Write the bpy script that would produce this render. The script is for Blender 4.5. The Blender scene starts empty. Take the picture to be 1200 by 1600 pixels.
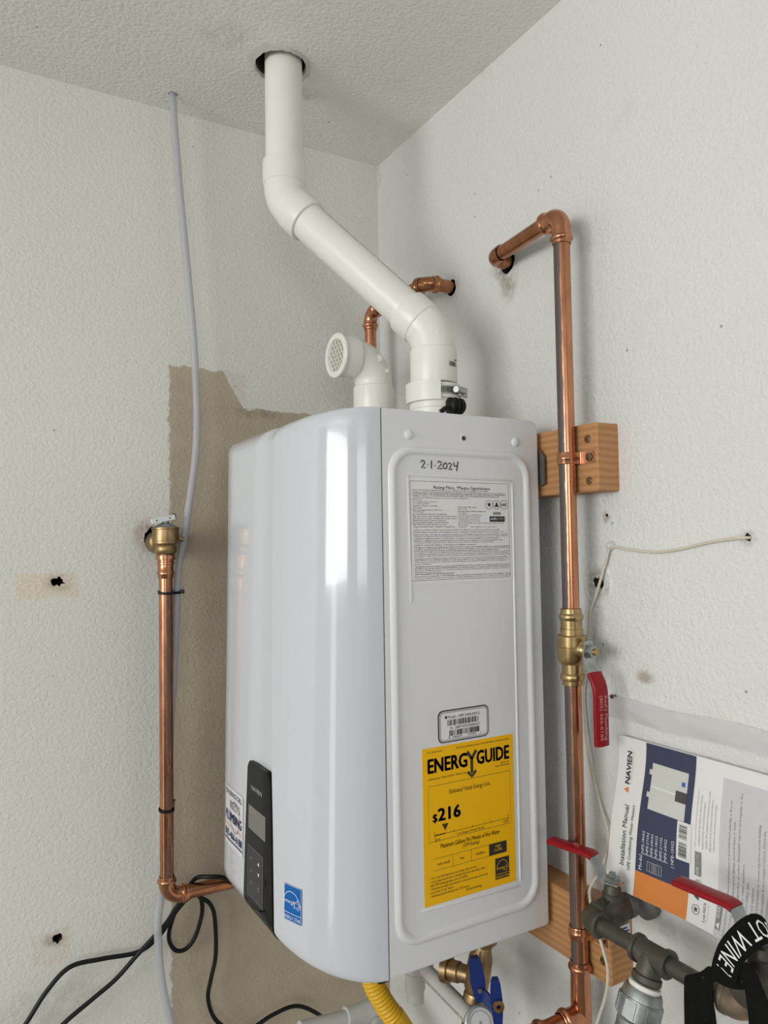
import bpy, math, random
from mathutils import Vector, Matrix

# ------------------------------------------------------------------ camera, world, lights, exposure
scene = bpy.context.scene
COL = scene.collection
V = Vector
def setup_view():
    cd = bpy.data.cameras.new('camera'); cam = bpy.data.objects.new('camera', cd); COL.objects.link(cam)
    yaw, pit, rol, fpx = .5199, .0414, -.0155, 1177.3
    fw = V((math.sin(yaw)*math.cos(pit), math.cos(yaw)*math.cos(pit), math.sin(pit)))
    rt = V((math.cos(yaw), -math.sin(yaw), 0)); up = rt.cross(fw)
    r2 = rt*math.cos(rol)+up*math.sin(rol); u2 = up*math.cos(rol)-rt*math.sin(rol)
    m = Matrix((r2, u2, -fw)).transposed().to_4x4(); m.translation = V((-.7596, -1.3324, .5261))
    cam.matrix_world = m
    cd.sensor_fit = 'VERTICAL'; cd.sensor_height = 32.0; cd.lens = fpx/1600*32.0
    cd.clip_start = .02; cd.clip_end = 60
    scene.camera = cam
setup_view()
w = bpy.data.worlds.new('world'); scene.world = w; w.use_nodes = True
w.node_tree.nodes['Background'].inputs[0].default_value = (.90, .95, 1.0, 1)
w.node_tree.nodes['Background'].inputs[1].default_value = 0.5
def area(name, loc, target, sx, sy, power, col):
    l = bpy.data.lights.new(name, 'AREA'); l.shape = 'RECTANGLE'; l.size = sx; l.size_y = sy; l.energy = power; l.color = col
    o = bpy.data.objects.new(name, l); COL.objects.link(o); o.location = loc
    o.rotation_euler = (V(target)-V(loc)).to_track_quat('-Z', 'Y').to_euler()
    return o
# daylight: wide window high in the side wall on the left, a narrow gap of the side door, and an added fill light behind the camera to lift the corner
area('side_window_daylight', (-3.5, -1.6, .78), (0, -1.3, .78), 2.0, .85, 62, (.985, 1.0, .995))
area('side_door_daylight', (-3.5, -1.25, -.45), (0, -1.1, -.45), .42, 2.0, 8, (.985, 1.0, .995))
area('rear_fill_light', (-2.3, -4.6, .75), (-.2, 0, .6), 1.8, 1.0, 26, (.955, .985, 1.0))
scene.cycles.max_bounces = 8; scene.cycles.diffuse_bounces = 4; scene.cycles.glossy_bounces = 4; scene.cycles.transparent_max_bounces = 10; scene.cycles.caustics_reflective = False; scene.cycles.caustics_refractive = False
vs = scene.view_settings
vs.view_transform = 'Standard'; vs.look = 'None'; vs.gamma = 1.0; vs.use_curve_mapping = False
vs.exposure = -0.26

# ------------------------------------------------------------------ materials
def nt(m): return m.node_tree.nodes, m.node_tree.links
def P(name, col, rough=.5, metal=0., bump=None, var=None, coat=0., alpha=1., spec=None, trans=0., emit=None):
    """principled; bump=(scale, strength, distance); var=(scale, second colour, low, high)"""
    m = bpy.data.materials.new(name); m.use_nodes = True; N, L = nt(m); b = N['Principled BSDF']
    b.inputs['Base Color'].default_value = (*col, 1); b.inputs['Roughness'].default_value = rough; b.inputs['Metallic'].default_value = metal
    b.inputs['Coat Weight'].default_value = coat; b.inputs['Alpha'].default_value = alpha; b.inputs['Transmission Weight'].default_value = trans
    if spec is not None: b.inputs['Specular IOR Level'].default_value = spec
    if bump or var: tc = N.new('ShaderNodeTexCoord')
    if bump:
        n = N.new('ShaderNodeTexNoise'); n.inputs['Scale'].default_value = bump[0]; n.inputs['Detail'].default_value = 3
        L.new(tc.outputs['Object'], n.inputs['Vector']); bp = N.new('ShaderNodeBump'); bp.inputs['Strength'].default_value = bump[1]; bp.inputs['Distance'].default_value = bump[2]
        L.new(n.outputs['Fac'], bp.inputs['Height']); L.new(bp.outputs['Normal'], b.inputs['Normal'])
    if var:
        n = N.new('ShaderNodeTexNoise'); n.inputs['Scale'].default_value = var[0]; n.inputs['Detail'].default_value = 4; L.new(tc.outputs['Object'], n.inputs['Vector'])
        r = N.new('ShaderNodeValToRGB'); r.color_ramp.elements[0].position = var[2]; r.color_ramp.elements[1].position = var[3]
        r.color_ramp.elements[0].color = (*col, 1); r.color_ramp.elements[1].color = (*var[1], 1)
        L.new(n.outputs['Fac'], r.inputs['Fac']); L.new(r.outputs['Color'], b.inputs['Base Color'])
    return m
class G:
    """small shader-graph helper"""
    def __init__(s, m): s.N, s.L = nt(m); s.b = s.N['Principled BSDF']
    def math(s, op, a, b=None, c=None, clamp=False):
        n = s.N.new('ShaderNodeMath'); n.operation = op; n.use_clamp = clamp
        for i, x in enumerate((a, b, c)):
            if x is None: continue
            if isinstance(x, (int, float)): n.inputs[i].default_value = x
            else: s.L.new(x, n.inputs[i])
        return n.outputs[0]
    def step(s, x, lo, hi):
        n = s.N.new('ShaderNodeMapRange'); n.interpolation_type = 'SMOOTHSTEP'
        s.L.new(x, n.inputs['Value']); n.inputs['From Min'].default_value = lo; n.inputs['From Max'].default_value = hi
        return n.outputs['Result']
    def noise(s, vec, scale, detail=2, rough=.5, dist=0., dim=None):
        n = s.N.new('ShaderNodeTexNoise'); n.inputs['Scale'].default_value = scale; n.inputs['Detail'].default_value = detail
        n.inputs['Roughness'].default_value = rough; n.inputs['Distortion'].default_value = dist
        s.L.new(vec, n.inputs['Vector']); return n.outputs['Fac']
    def mix(s, f, a, b):
        n = s.N.new('ShaderNodeMix'); n.data_type = 'RGBA'
        if isinstance(f, (int, float)): n.inputs[0].default_value = f
        else: s.L.new(f, n.inputs[0])
        for i, x in ((6, a), (7, b)):
            if isinstance(x, tuple): n.inputs[i].default_value = (*x, 1)
            else: s.L.new(x, n.inputs[i])
        return n.outputs[2]
    def coords(s):
        tc = s.N.new('ShaderNodeTexCoord'); return tc.outputs['Object']
    def sep(s, v):
        n = s.N.new('ShaderNodeSeparateXYZ'); s.L.new(v, n.inputs[0]); return n.outputs
    def mapping(s, v, sc=(1, 1, 1), loc=(0, 0, 0)):
        n = s.N.new('ShaderNodeMapping'); n.inputs['Scale'].default_value = sc; n.inputs['Location'].default_value = loc
        s.L.new(v, n.inputs[0]); return n.outputs[0]
    def bump(s, h, st, d, prev=None):
        n = s.N.new('ShaderNodeBump'); n.inputs['Strength'].default_value = st; n.inputs['Distance'].default_value = d
        s.L.new(h, n.inputs['Height'])
        if prev is not None: s.L.new(prev, n.inputs['Normal'])
        return n.outputs[0]

PAINT = (.71, .705, .675)
BEIGE = (.42, .345, .25)
def wall_material(name, base, axis, beige=None, boxes=(), stains=(), bump=.55):
    """orange-peel paint; axis = index of the coordinate along the wall; boxes/stains in (along, z) metres"""
    m = P(name, base, .62); g = G(m); co = g.coords(); s = g.sep(co); a = s[axis]; z = s[2]
    if axis == 2: z = s[1]; a = s[0]
    big = g.noise(co, 1.7, 1); mid = g.noise(co, 10, 3, .6)
    col = g.mix(g.step(big, .3, .75), tuple(c*.965 for c in base), tuple(min(1, c*1.03) for c in base))
    col = g.mix(g.math('MULTIPLY', g.step(mid, .58, .8), .35), col, tuple(c*f for c, f in zip(base, (.86, .85, .82))))
    cn = g.N.new('ShaderNodeTexNoise'); cn.inputs['Scale'].default_value = 42; cn.inputs['Detail'].default_value = 3; cn.inputs['Roughness'].default_value = .7; g.L.new(co, cn.inputs['Vector'])
    cs_ = g.sep(cn.outputs['Color']); nx = g.math('SUBTRACT', cs_[0], .5); nz = g.math('SUBTRACT', cs_[1], .5)
    aa = g.math('MULTIPLY_ADD', nx, .02, a); zz = g.math('MULTIPLY_ADD', nz, .02, z)
    def boxmask(x0, x1, z0, z1, e=.002):
        r = g.math('MULTIPLY', g.step(aa, x0-e, x0+e), g.math('SUBTRACT', 1., g.step(aa, x1-e, x1+e)))
        r = g.math('MULTIPLY', r, g.step(zz, z0-e, z0+e)); return g.math('MULTIPLY', r, g.math('SUBTRACT', 1., g.step(zz, z1-e, z1+e)))
    if beige:
        x0, x1, k, ztop, zlow = beige
        zt = g.math('SUBTRACT', ztop, g.math('MULTIPLY', g.math('SUBTRACT', aa, x1), k)); zt = g.math('MAXIMUM', g.math('MINIMUM', zt, ztop), zlow)
        mk = g.math('MULTIPLY', g.step(aa, x0-.002, x0+.002), g.step(g.math('SUBTRACT', zt, zz), -.002, .002))
        tone = g.mix(g.step(mid, .35, .7), BEIGE, tuple(c*1.12 for c in BEIGE))
        col = g.mix(g.math('MULTIPLY', mk, .9), col, tone)
    for (x0, x1, z0, z1, c, f) in boxes:
        col = g.mix(g.math('MULTIPLY', boxmask(x0, x1, z0, z1), f), col, c)
    sn = g.step(cs_[2], .32, .62)
    for (cx, cz, rx, rz, c, f) in stains:
        d = g.math('POWER', g.math('ADD', g.math('POWER', g.math('DIVIDE', g.math('SUBTRACT', aa, cx), rx), 2.), g.math('POWER', g.math('DIVIDE', g.math('SUBTRACT', zz, cz), rz), 2.)), .5)
        mk = g.math('MULTIPLY', g.math('SUBTRACT', 1., g.step(d, .25, 1.)), f)
        mk = g.math('MULTIPLY', mk, sn); col = g.mix(mk, col, c)
    # sparse specks
    v = g.N.new('ShaderNodeTexVoronoi'); v.inputs['Scale'].default_value = 26; g.L.new(co, v.inputs['Vector'])
    vs_ = g.sep(v.outputs['Color'])
    sp = g.math('MULTIPLY', g.math('SUBTRACT', 1., g.step(v.outputs['Distance'], .03, .065)), g.math('GREATER_THAN', vs_[0], .80))
    col = g.mix(g.math('MULTIPLY', sp, .7), col, (.20, .18, .15))
    g.L.new(col, g.b.inputs['Base Color'])
    h = g.noise(co, 150, 1.5, .6)
    g.L.new(g.bump(h, bump, .0022), g.b.inputs['Normal'])
    return m
def copper_material(name, stripe=None, base=(.60, .275, .155), dull=.0):
    m = P(name, base, .3, 1.); g = G(m); co = g.coords(); s = g.sep(co)
    n = g.noise(g.mapping(co, (1, 1, .25)), 70, 4, .6); col = g.mix(g.step(n, .35, .75), tuple(c*.80 for c in base), tuple(min(1, c*1.12) for c in base))
    fine = g.noise(g.mapping(co, (1, 1, .15)), 420, 3, .6)
    if dull: col = g.mix(g.math('MULTIPLY', g.step(g.noise(co, 26, 4, .6), .4, .65), dull), col, (.36, .17, .09))
    rough = g.math('MULTIPLY_ADD', n, .16, .15)
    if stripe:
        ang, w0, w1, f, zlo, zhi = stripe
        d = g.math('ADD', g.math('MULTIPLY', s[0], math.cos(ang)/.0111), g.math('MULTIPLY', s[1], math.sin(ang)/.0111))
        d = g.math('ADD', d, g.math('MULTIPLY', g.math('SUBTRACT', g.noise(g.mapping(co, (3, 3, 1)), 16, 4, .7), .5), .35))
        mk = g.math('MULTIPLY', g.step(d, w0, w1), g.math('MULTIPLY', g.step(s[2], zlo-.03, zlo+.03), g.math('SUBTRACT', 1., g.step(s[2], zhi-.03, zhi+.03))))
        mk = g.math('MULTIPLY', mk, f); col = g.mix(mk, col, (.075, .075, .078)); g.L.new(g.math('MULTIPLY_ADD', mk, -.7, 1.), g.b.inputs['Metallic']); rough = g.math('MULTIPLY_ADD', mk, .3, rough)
    g.L.new(col, g.b.inputs['Base Color']); g.L.new(rough, g.b.inputs['Roughness'])
    g.L.new(g.bump(fine, .12, .0004), g.b.inputs['Normal'])
    return m
def wood_material(name, off):
    m = P(name, (.55, .33, .16), .6); g = G(m); co = g.coords()
    wv = g.N.new('ShaderNodeTexWave'); wv.wave_type = 'RINGS'; wv.rings_direction = 'Y'; wv.inputs['Scale'].default_value = 34; wv.inputs['Distortion'].default_value = 3.5
    wv.inputs['Detail'].default_value = 3; wv.inputs['Detail Scale'].default_value = .6
    g.L.new(g.mapping(co, (1, .35, 1), off), wv.inputs['Vector'])
    gr = g.noise(g.mapping(co, (1, .03, 1)), 260, 3, .6); big = g.noise(g.mapping(co, (1, .25, 1)), 18, 4, .6)
    col = g.mix(wv.outputs['Fac'], (.44, .205, .075), (.53, .275, .115)); col = g.mix(g.math('MULTIPLY', g.step(gr, .5, .75), .35), col, (.29, .145, .06))
    col = g.mix(g.math('MULTIPLY', g.step(big, .5, .75), .45), col, (.36, .21, .11))
    g.L.new(col, g.b.inputs['Base Color']); g.L.new(g.bump(gr, .35, .0008), g.b.inputs['Normal'])
    return m
M = {}
M['pvc'] = P('pvc_white', (.86, .84, .785), .32, var=(6, (.80, .775, .71), .45, .75), bump=(40, .03, .001))
M['pvc_shaded'] = P('pvc_white_shaded', (.56, .55, .52), .4, var=(14, (.46, .445, .42), .5, .7))  # white pvc with the shade under the heater put into its colour
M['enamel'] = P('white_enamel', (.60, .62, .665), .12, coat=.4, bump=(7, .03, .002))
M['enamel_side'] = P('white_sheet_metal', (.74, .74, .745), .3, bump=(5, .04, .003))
M['seam_ink_grey'] = P('seam_shade_and_ink_grey', (.22, .21, .20), .6)  # dark grey for the shade in the seam gap and for small print
M['black_gloss'] = P('black_gloss', (.010, .010, .010), .07, spec=.32)
M['black_gloss'].node_tree.nodes['Principled BSDF'].inputs['IOR'].default_value = 1.2
M['key_face'] = P('keypad_face', (.022, .022, .022), .3, spec=.3)
M['lcd'] = P('lcd_grey', (.17, .155, .145), .2)
M['steel'] = P('zinc_steel', (.44, .46, .455), .34, 1., var=(60, (.30, .32, .315), .4, .7))
M['steel_dark'] = P('dark_steel', (.20, .20, .20), .4, .9)
M['screw'] = P('screw_metal', (.30, .22, .13), .4, 1., var=(300, (.12, .09, .06), .4, .6))
M['brass'] = P('brass', (.50, .36, .175), .3, 1., var=(60, (.30, .215, .105), .4, .75), bump=(220, .1, .0006))
M['brass_dull'] = P('dull_brass', (.40, .28, .145), .4, 1., var=(70, (.25, .175, .09), .4, .7), bump=(160, .2, .0008))
M['copper'] = copper_material('copper')
M['copper_dull'] = copper_material('copper_dull', dull=.8, base=(.50, .215, .11))
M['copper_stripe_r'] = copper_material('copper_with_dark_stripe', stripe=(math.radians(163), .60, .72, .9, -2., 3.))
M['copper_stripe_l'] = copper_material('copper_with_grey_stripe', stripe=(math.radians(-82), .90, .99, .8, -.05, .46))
M['iron'] = P('weathered_black_iron', (.085, .080, .068), .55, .6, var=(55, (.20, .165, .12), .5, .78), bump=(90, .5, .0015))
M['galv'] = P('galvanised_iron', (.34, .36, .355), .42, .85, var=(45, (.23, .245, .24), .4, .7), bump=(60, .3, .001))
M['sealant'] = P('thread_sealant', (.78, .77, .73), .7, bump=(200, .4, .001))
M['red'] = P('red_vinyl', (.27, .003, .010), .3, spec=.3, bump=(120, .05, .0006))
M['red_print'] = P('worn_pale_print', (.62, .30, .22), .5)
M['blue'] = P('blue_handle', (.008, .028, .16), .3)
M['black'] = P('black_rubber', (.006, .006, .006), .42, spec=.3)
M['black_cloth'] = P('black_webbing', (.006, .006, .006), .9, spec=.12, bump=(500, .4, .0008))
M['white_print'] = P('white_print', (.80, .80, .78), .6)
M['yellow_hose'] = P('yellow_hose', (.72, .42, .010), .38)
M['wire'] = P('cream_wire', (.66, .61, .50), .45)
M['clip'] = P('clear_clip', (.8, .8, .8), .25, alpha=.7)
M['paper'] = P('white_paper', (.80, .80, .80), .45)
M['sticker'] = P('white_sticker', (.78, .775, .77), .35)
M['sticker_film'] = P('white_vinyl_sticker', (.69, .69, .705), .25)
M['yellow'] = P('energy_label_yellow', (.93, .50, .0), .5, spec=.3)
M['ink'] = P('black_ink', (.02, .02, .022), .5)
M['ink_brown'] = P('dark_ink_on_yellow', (.045, .03, .01), .5)
M['ink_navy'] = P('navy_ink', (.03, .035, .16), .5)
M['estar_blue'] = P('blue_print', (.0, .115, .42), .35, spec=.25)
M['estar_white'] = P('white_ink', (.78, .84, .9), .35)
M['ink_pale'] = P('pale_grey_ink', (.45, .45, .44), .5)
M['ink_red'] = P('faint_red_ink', (.75, .42, .34), .5)
M['navy'] = P('navy_cover_print', (.009, .018, .075), .4, spec=.2)
M['orange'] = P('orange_cover_print', (.70, .21, .015), .4, spec=.25)
M['grey_page'] = P('grey_cover_print', (.60, .60, .61), .4)
M['photo_grey'] = P('printed_heater_grey', (.62, .63, .60), .4)
M['poly_tube'] = P('translucent_tube', (.55, .55, .59), .35, alpha=.62)
M['plaster'] = P('patch_plaster', (.60, .585, .54), .8, bump=(90, .6, .002))
M['cavity'] = P('wall_cavity', (.06, .045, .032), .9)
M['tag_white'] = P('white_plastic_tag', (.78, .83, .80), .4)
M['gauge_face'] = P('gauge_face', (.75, .75, .72), .4)
M['glass'] = P('gauge_glass', (.9, .9, .9), .05, alpha=.2)
def film_material(name, a):
    m = P(name, (.86, .85, .86), .16, alpha=a); g = G(m); co = g.coords()
    n = g.noise(g.mapping(co, (1, 1, 2.)), 16, 3, .55, 1.2); g.L.new(g.bump(n, .5, .006), g.b.inputs['Normal'])
    return m
M['film'] = film_material('clear_plastic_film', .055)
M['film_fold'] = film_material('milky_plastic_fold', .30)

# ------------------------------------------------------------------ geometry helpers
def perp(d):
    d = V(d).normalized(); a = V((0, 0, 1)) if abs(d.z) < .9 else V((1, 0, 0))
    u = d.cross(a).normalized(); return d, u, d.cross(u)
def arc_path(Vx, din, dout, T, Rb, n=10):
    """path that comes along din, turns at vertex Vx and leaves along dout; T = leg length"""
    Vx = V(Vx); din = V(din).normalized(); dout = V(dout).normalized(); th = din.angle(dout); t = Rb*math.tan(th/2)
    nrm = (dout-din*math.cos(th))/math.sin(th); c = Vx-din*t+nrm*Rb
    pts = [Vx-din*T] if T > t+1e-6 else []
    pts += [c+Rb*(-nrm*math.cos(th*i/n)+din*math.sin(th*i/n)) for i in range(n+1)]
    if T > t+1e-6: pts.append(Vx+dout*T)
    return pts
def spline(pts, n=8):
    """Catmull-Rom through pts"""
    pts = [V(p) for p in pts]; q = [2*pts[0]-pts[1]]+pts+[2*pts[-1]-pts[-2]]; out = []
    for i in range(1, len(q)-2):
        for k in range(n):
            t = k/n; a, b, c, d = q[i-1:i+3]
            out.append(.5*((2*b)+(-a+c)*t+(2*a-5*b+4*c-d)*t*t+(-a+3*b-3*c+d)*t**3))
    return out+[pts[-1]]
def resample(path, step):
    out = [V(path[0])]; acc = 0.
    for a, b in zip(path, path[1:]):
        a, b = V(a), V(b); L = (b-a).length; t = step-acc
        while t <= L: out.append(a+(b-a)*(t/L)); t += step
        acc = (acc+L) % step
    return out
class Root:
    def __init__(s, o, loc): s.o = o; s.loc = V(loc)
class MB:
    def __init__(s): s.v = []; s.f = []; s.mi = []
    def add(s, vs, fs, mi=0):
        o = len(s.v); s.v += [tuple(x) for x in vs]; s.f += [tuple(i+o for i in f) for f in fs]; s.mi += [mi]*len(fs); return s
    def box(s, a, b, mi=0):
        (x0, y0, z0), (x1, y1, z1) = a, b
        vs = [(x0,y0,z0),(x1,y0,z0),(x1,y1,z0),(x0,y1,z0),(x0,y0,z1),(x1,y0,z1),(x1,y1,z1),(x0,y1,z1)]
        return s.add(vs, [(3,2,1,0),(4,5,6,7),(0,1,5,4),(1,2,6,5),(2,3,7,6),(3,0,4,7)], mi)
    def obox(s, c, ax, ay, az, mi=0):
        c, ax, ay, az = V(c), V(ax), V(ay), V(az)
        vs = [c+ax*i+ay*j+az*k for k in (-1, 1) for i, j in ((-1,-1),(1,-1),(1,1),(-1,1))]
        return s.add(vs, [(3,2,1,0),(4,5,6,7),(0,1,5,4),(1,2,6,5),(2,3,7,6),(3,0,4,7)], mi)
    def lathe(s, p, d, prof, n=24, cap=True, a0=0., a1=None, mi=0):
        p = V(p); d, u, w = perp(d); full = a1 is None; k = n if full else n+1; vs = []
        for t, r in prof:
            for i in range(k):
                a = a0+(2*math.pi*i/n if full else (a1-a0)*i/n)
                vs.append(p+d*t+(u*math.cos(a)+w*math.sin(a))*r)
        fs = []; m = len(prof)
        for j in range(m-1):
            for i in range(n):
                i2 = (i+1) % k if full else i+1
                fs.append((j*k+i, j*k+i2, (j+1)*k+i2, (j+1)*k+i))
        if cap and full: fs += [tuple(reversed(range(k))), tuple(range((m-1)*k, m*k))]
        return s.add(vs, fs, mi)
    def cyl(s, a, b, r, n=20, mi=0):
        a, b = V(a), V(b); return s.lathe(a, b-a, [(0, r), ((b-a).length, r)], n, mi=mi)
    def sweep(s, path, r, n=14, cap=True, mi=0, sec=None, up=None):
        """tube (or section sec=[(u,v)...]) along path; r is a number or a list"""
        path = [V(p) for p in path]; m = len(path); tang = []
        for i in range(m):
            t = path[min(i+1, m-1)]-path[max(i-1, 0)]; tang.append(t.normalized())
        if up is not None: u = (V(up)-tang[0]*tang[0].dot(V(up))).normalized()
        else: u = perp(tang[0])[1]
        vs = []; ring = sec or [(math.cos(2*math.pi*i/n), math.sin(2*math.pi*i/n)) for i in range(n)]; k = len(ring)
        for i in range(m):
            if i: u = (u-tang[i]*u.dot(tang[i])).normalized()
            w = tang[i].cross(u); rr = r[i] if isinstance(r, (list, tuple)) else r
            vs += [path[i]+(u*a+w*b)*rr for a, b in ring]
        fs = [(j*k+i, j*k+(i+1) % k, (j+1)*k+(i+1) % k, (j+1)*k+i) for j in range(m-1) for i in range(k)]
        if cap: fs += [tuple(reversed(range(k))), tuple(range((m-1)*k, m*k))]
        return s.add(vs, fs, mi)
    def prism(s, poly, ext, mi=0):
        """poly: 3-D loop, extruded by vector ext"""
        k = len(poly); e = V(ext); vs = [V(p) for p in poly]+[V(p)+e for p in poly]
        return s.add(vs, [tuple(range(k)), tuple(reversed(range(k, 2*k)))]+[(i, i+k, (i+1) % k+k, (i+1) % k) for i in range(k)], mi)
    def grid(s, rows, mi=0, flip=False):
        m, k = len(rows), len(rows[0]); vs = [p for r in rows for p in r]
        fs = [(j*k+i, j*k+i+1, (j+1)*k+i+1, (j+1)*k+i) for j in range(m-1) for i in range(k-1)]
        if flip: fs = [tuple(reversed(f)) for f in fs]
        return s.add(vs, fs, mi)
    def sheet(s, rows, off):
        """closed thin sheet: rows of points and the same shifted by vector off"""
        m, k = len(rows), len(rows[0]); off = V(off); s.grid(rows)
        s.grid([[V(p)+off for p in r] for r in rows], flip=True)
        loop = list(rows[0])+[r[-1] for r in rows[1:-1]]+list(reversed(rows[-1]))+[r[0] for r in reversed(rows[1:-1])]
        n = len(loop); s.add([V(p) for p in loop]+[V(p)+off for p in loop], [(i, i+n, (i+1) % n+n, (i+1) % n) for i in range(n)]); return s
    def build(s, name, mat, root=None, parent=None, loc=None, ang=38, smooth=True):
        base = root.loc if root else V(loc or (0, 0, 0))
        me = bpy.data.meshes.new(name); me.from_pydata([(x-base.x, y-base.y, z-base.z) for x, y, z in s.v], [], s.f); me.validate()
        for mm in (mat if isinstance(mat, (list, tuple)) else [mat]): me.materials.append(M[mm] if isinstance(mm, str) else mm)
        if len(me.polygons) == len(s.mi): me.polygons.foreach_set('material_index', s.mi)
        if smooth:
            me.polygons.foreach_set('use_smooth', [True]*len(me.polygons)); me.set_sharp_from_angle(angle=math.radians(ang))
        o = bpy.data.objects.new(name, me); COL.objects.link(o)
        if root: o.parent = parent or root.o
        else: o.location = base
        return o
def thing(name, label, cat, loc=(0, 0, 0), group=None):
    o = bpy.data.objects.new(name, None); o.empty_display_size = .02; COL.objects.link(o); o.location = loc
    tag(o, label, cat, group); return Root(o, loc)
def tag(o, label=None, cat=None, group=None, kind=None):
    if label: o['label'] = label
    if cat: o['category'] = cat
    if group: o['group'] = group
    if kind: o['kind'] = kind
    return o
_font = None
_tcache = {}
def text2d(body, bold=0., res=2):
    vs, fs, wd = _text2d(body, res)
    if not vs or not bold: return vs, fs, wd
    b = bold*.75; sh = [(-b, 0), (b, 0)] if res == 1 else [(-b, -b*.6), (b, -b*.6), (-b, b*.6), (b, b*.6), (0, 0)]
    V2, F2, k = [], [], len(vs)
    for i, (dx, dy) in enumerate(sh): V2 += [(x+dx+b, y+dy) for x, y in vs]; F2 += [tuple(q+i*k for q in f) for f in fs]
    return V2, F2, wd+2*b
def _text2d(body, res=2):
    """triangulated outline of a line of text, cap height about 1, starting at 0"""
    c = bpy.data.curves.new('lettering', 'FONT'); c.body = body; c.size = 1.37; c.resolution_u = res; c.fill_mode = 'FRONT'
    o = bpy.data.objects.new('lettering', c); COL.objects.link(o)
    dg = bpy.context.evaluated_depsgraph_get(); me = o.evaluated_get(dg).to_mesh()
    vs = [(v.co.x, v.co.y) for v in me.vertices]; fs = [tuple(p.vertices) for p in me.polygons]
    o.evaluated_get(dg).to_mesh_clear(); bpy.data.objects.remove(o); bpy.data.curves.remove(c)
    if not vs: return [], [], 0
    x0 = min(v[0] for v in vs); vs = [(x-x0, y) for x, y in vs]
    return vs, fs, max(v[0] for v in vs)
class Print:
    """flat print on a surface: place(u, v) -> 3-D point; one MB per ink"""
    def __init__(s, place): s.place = place; s.mb = {}; s.lettered = set()
    def ink(s, k): return s.mb.setdefault(k, MB())
    def text(s, ink, body, u, v, h, width=None, align='l', bold=0., res=2, slant=0.):
        if not ink.startswith('ink'): bold = 0.      # stacked copies only for dark inks
        vs, fs, wd = text2d(body, bold, res)
        if not vs: return
        s.lettered.add(ink); sx = (width/wd) if width else h; tot = wd*sx
        u0 = u-(tot if align == 'r' else tot/2 if align == 'c' else 0)
        s.ink(ink).add([s.place(u0+x*sx+slant*y*h, v+y*h) for x, y in vs], fs)
    def poly(s, ink, pts): s.ink(ink).add([s.place(*p) for p in pts], [tuple(range(len(pts)))])
    def rect(s, ink, u0, v0, u1, v1, n=1):
        us = [u0+(u1-u0)*i/n for i in range(n+1)]
        s.ink(ink).grid([[s.place(u, v0) for u in us], [s.place(u, v1) for u in us]])
    def rectg(s, ink, u0, v0, u1, v1, n, m):
        s.ink(ink).grid([[s.place(u0+(u1-u0)*i/n, v0+(v1-v0)*j/m) for i in range(n+1)] for j in range(m+1)])
    def stroke(s, ink, pts, w, closed=False):
        pts = [V(p).to_2d() for p in pts]; k = len(pts); L, R = [], []
        for i in range(k):
            a = pts[(i-1) % k] if closed or i else pts[i]; b = pts[(i+1) % k] if closed or i < k-1 else pts[i]
            t = (b-a).normalized(); nn = V((-t.y, t.x)).to_2d()*w/2; L.append(pts[i]+nn); R.append(pts[i]-nn)
        q = k if closed else k-1
        for i in range(q):
            j = (i+1) % k; s.poly(ink, [tuple(R[i]), tuple(R[j]), tuple(L[j]), tuple(L[i])])
    def frame(s, ink, u0, v0, u1, v1, w): s.stroke(ink, [(u0, v0), (u1, v0), (u1, v1), (u0, v1)], w, True)
    def circle(s, ink, u, v, r, w=None, n=20):
        pts = [(u+r*math.cos(2*math.pi*i/n), v+r*math.sin(2*math.pi*i/n)) for i in range(n)]
        s.stroke(ink, pts, w, True) if w else s.poly(ink, pts)
    def star(s, ink, u, v, r, w=None, rot=0.):
        pts = [(u+(r if i % 2 == 0 else r*.42)*math.sin(rot+math.pi*i/5), v+(r if i % 2 == 0 else r*.42)*math.cos(rot+math.pi*i/5)) for i in range(10)]
        if w: s.stroke(ink, pts, w, True)
        else:
            for i in range(10): s.poly(ink, [(u, v), pts[i], pts[(i+1) % 10]])
    def bars(s, ink, u0, v0, u1, v1, seed, n=40, vertical=False):
        rnd = random.Random(seed); ws = [rnd.choice((1, 1, 2, 3)) for _ in range(n)]; T = sum(ws); a = 0
        for i, x in enumerate(ws):
            if i % 2 == 0:
                if vertical: s.rect(ink, u0, v0+(v1-v0)*a/T, u1, v0+(v1-v0)*(a+x)/T)
                else: s.rect(ink, u0+(u1-u0)*a/T, v0, u0+(u1-u0)*(a+x)/T, v1)
            a += x
    def build(s, root, parent, names=None):
        for k, mb in s.mb.items():
            o = mb.build('lettering' if k in s.lettered else 'printed_area', k, root, parent, smooth=False)
            if k not in s.lettered or root.o.name == 'installation_manual': o['kind'] = 'stuff'

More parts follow.
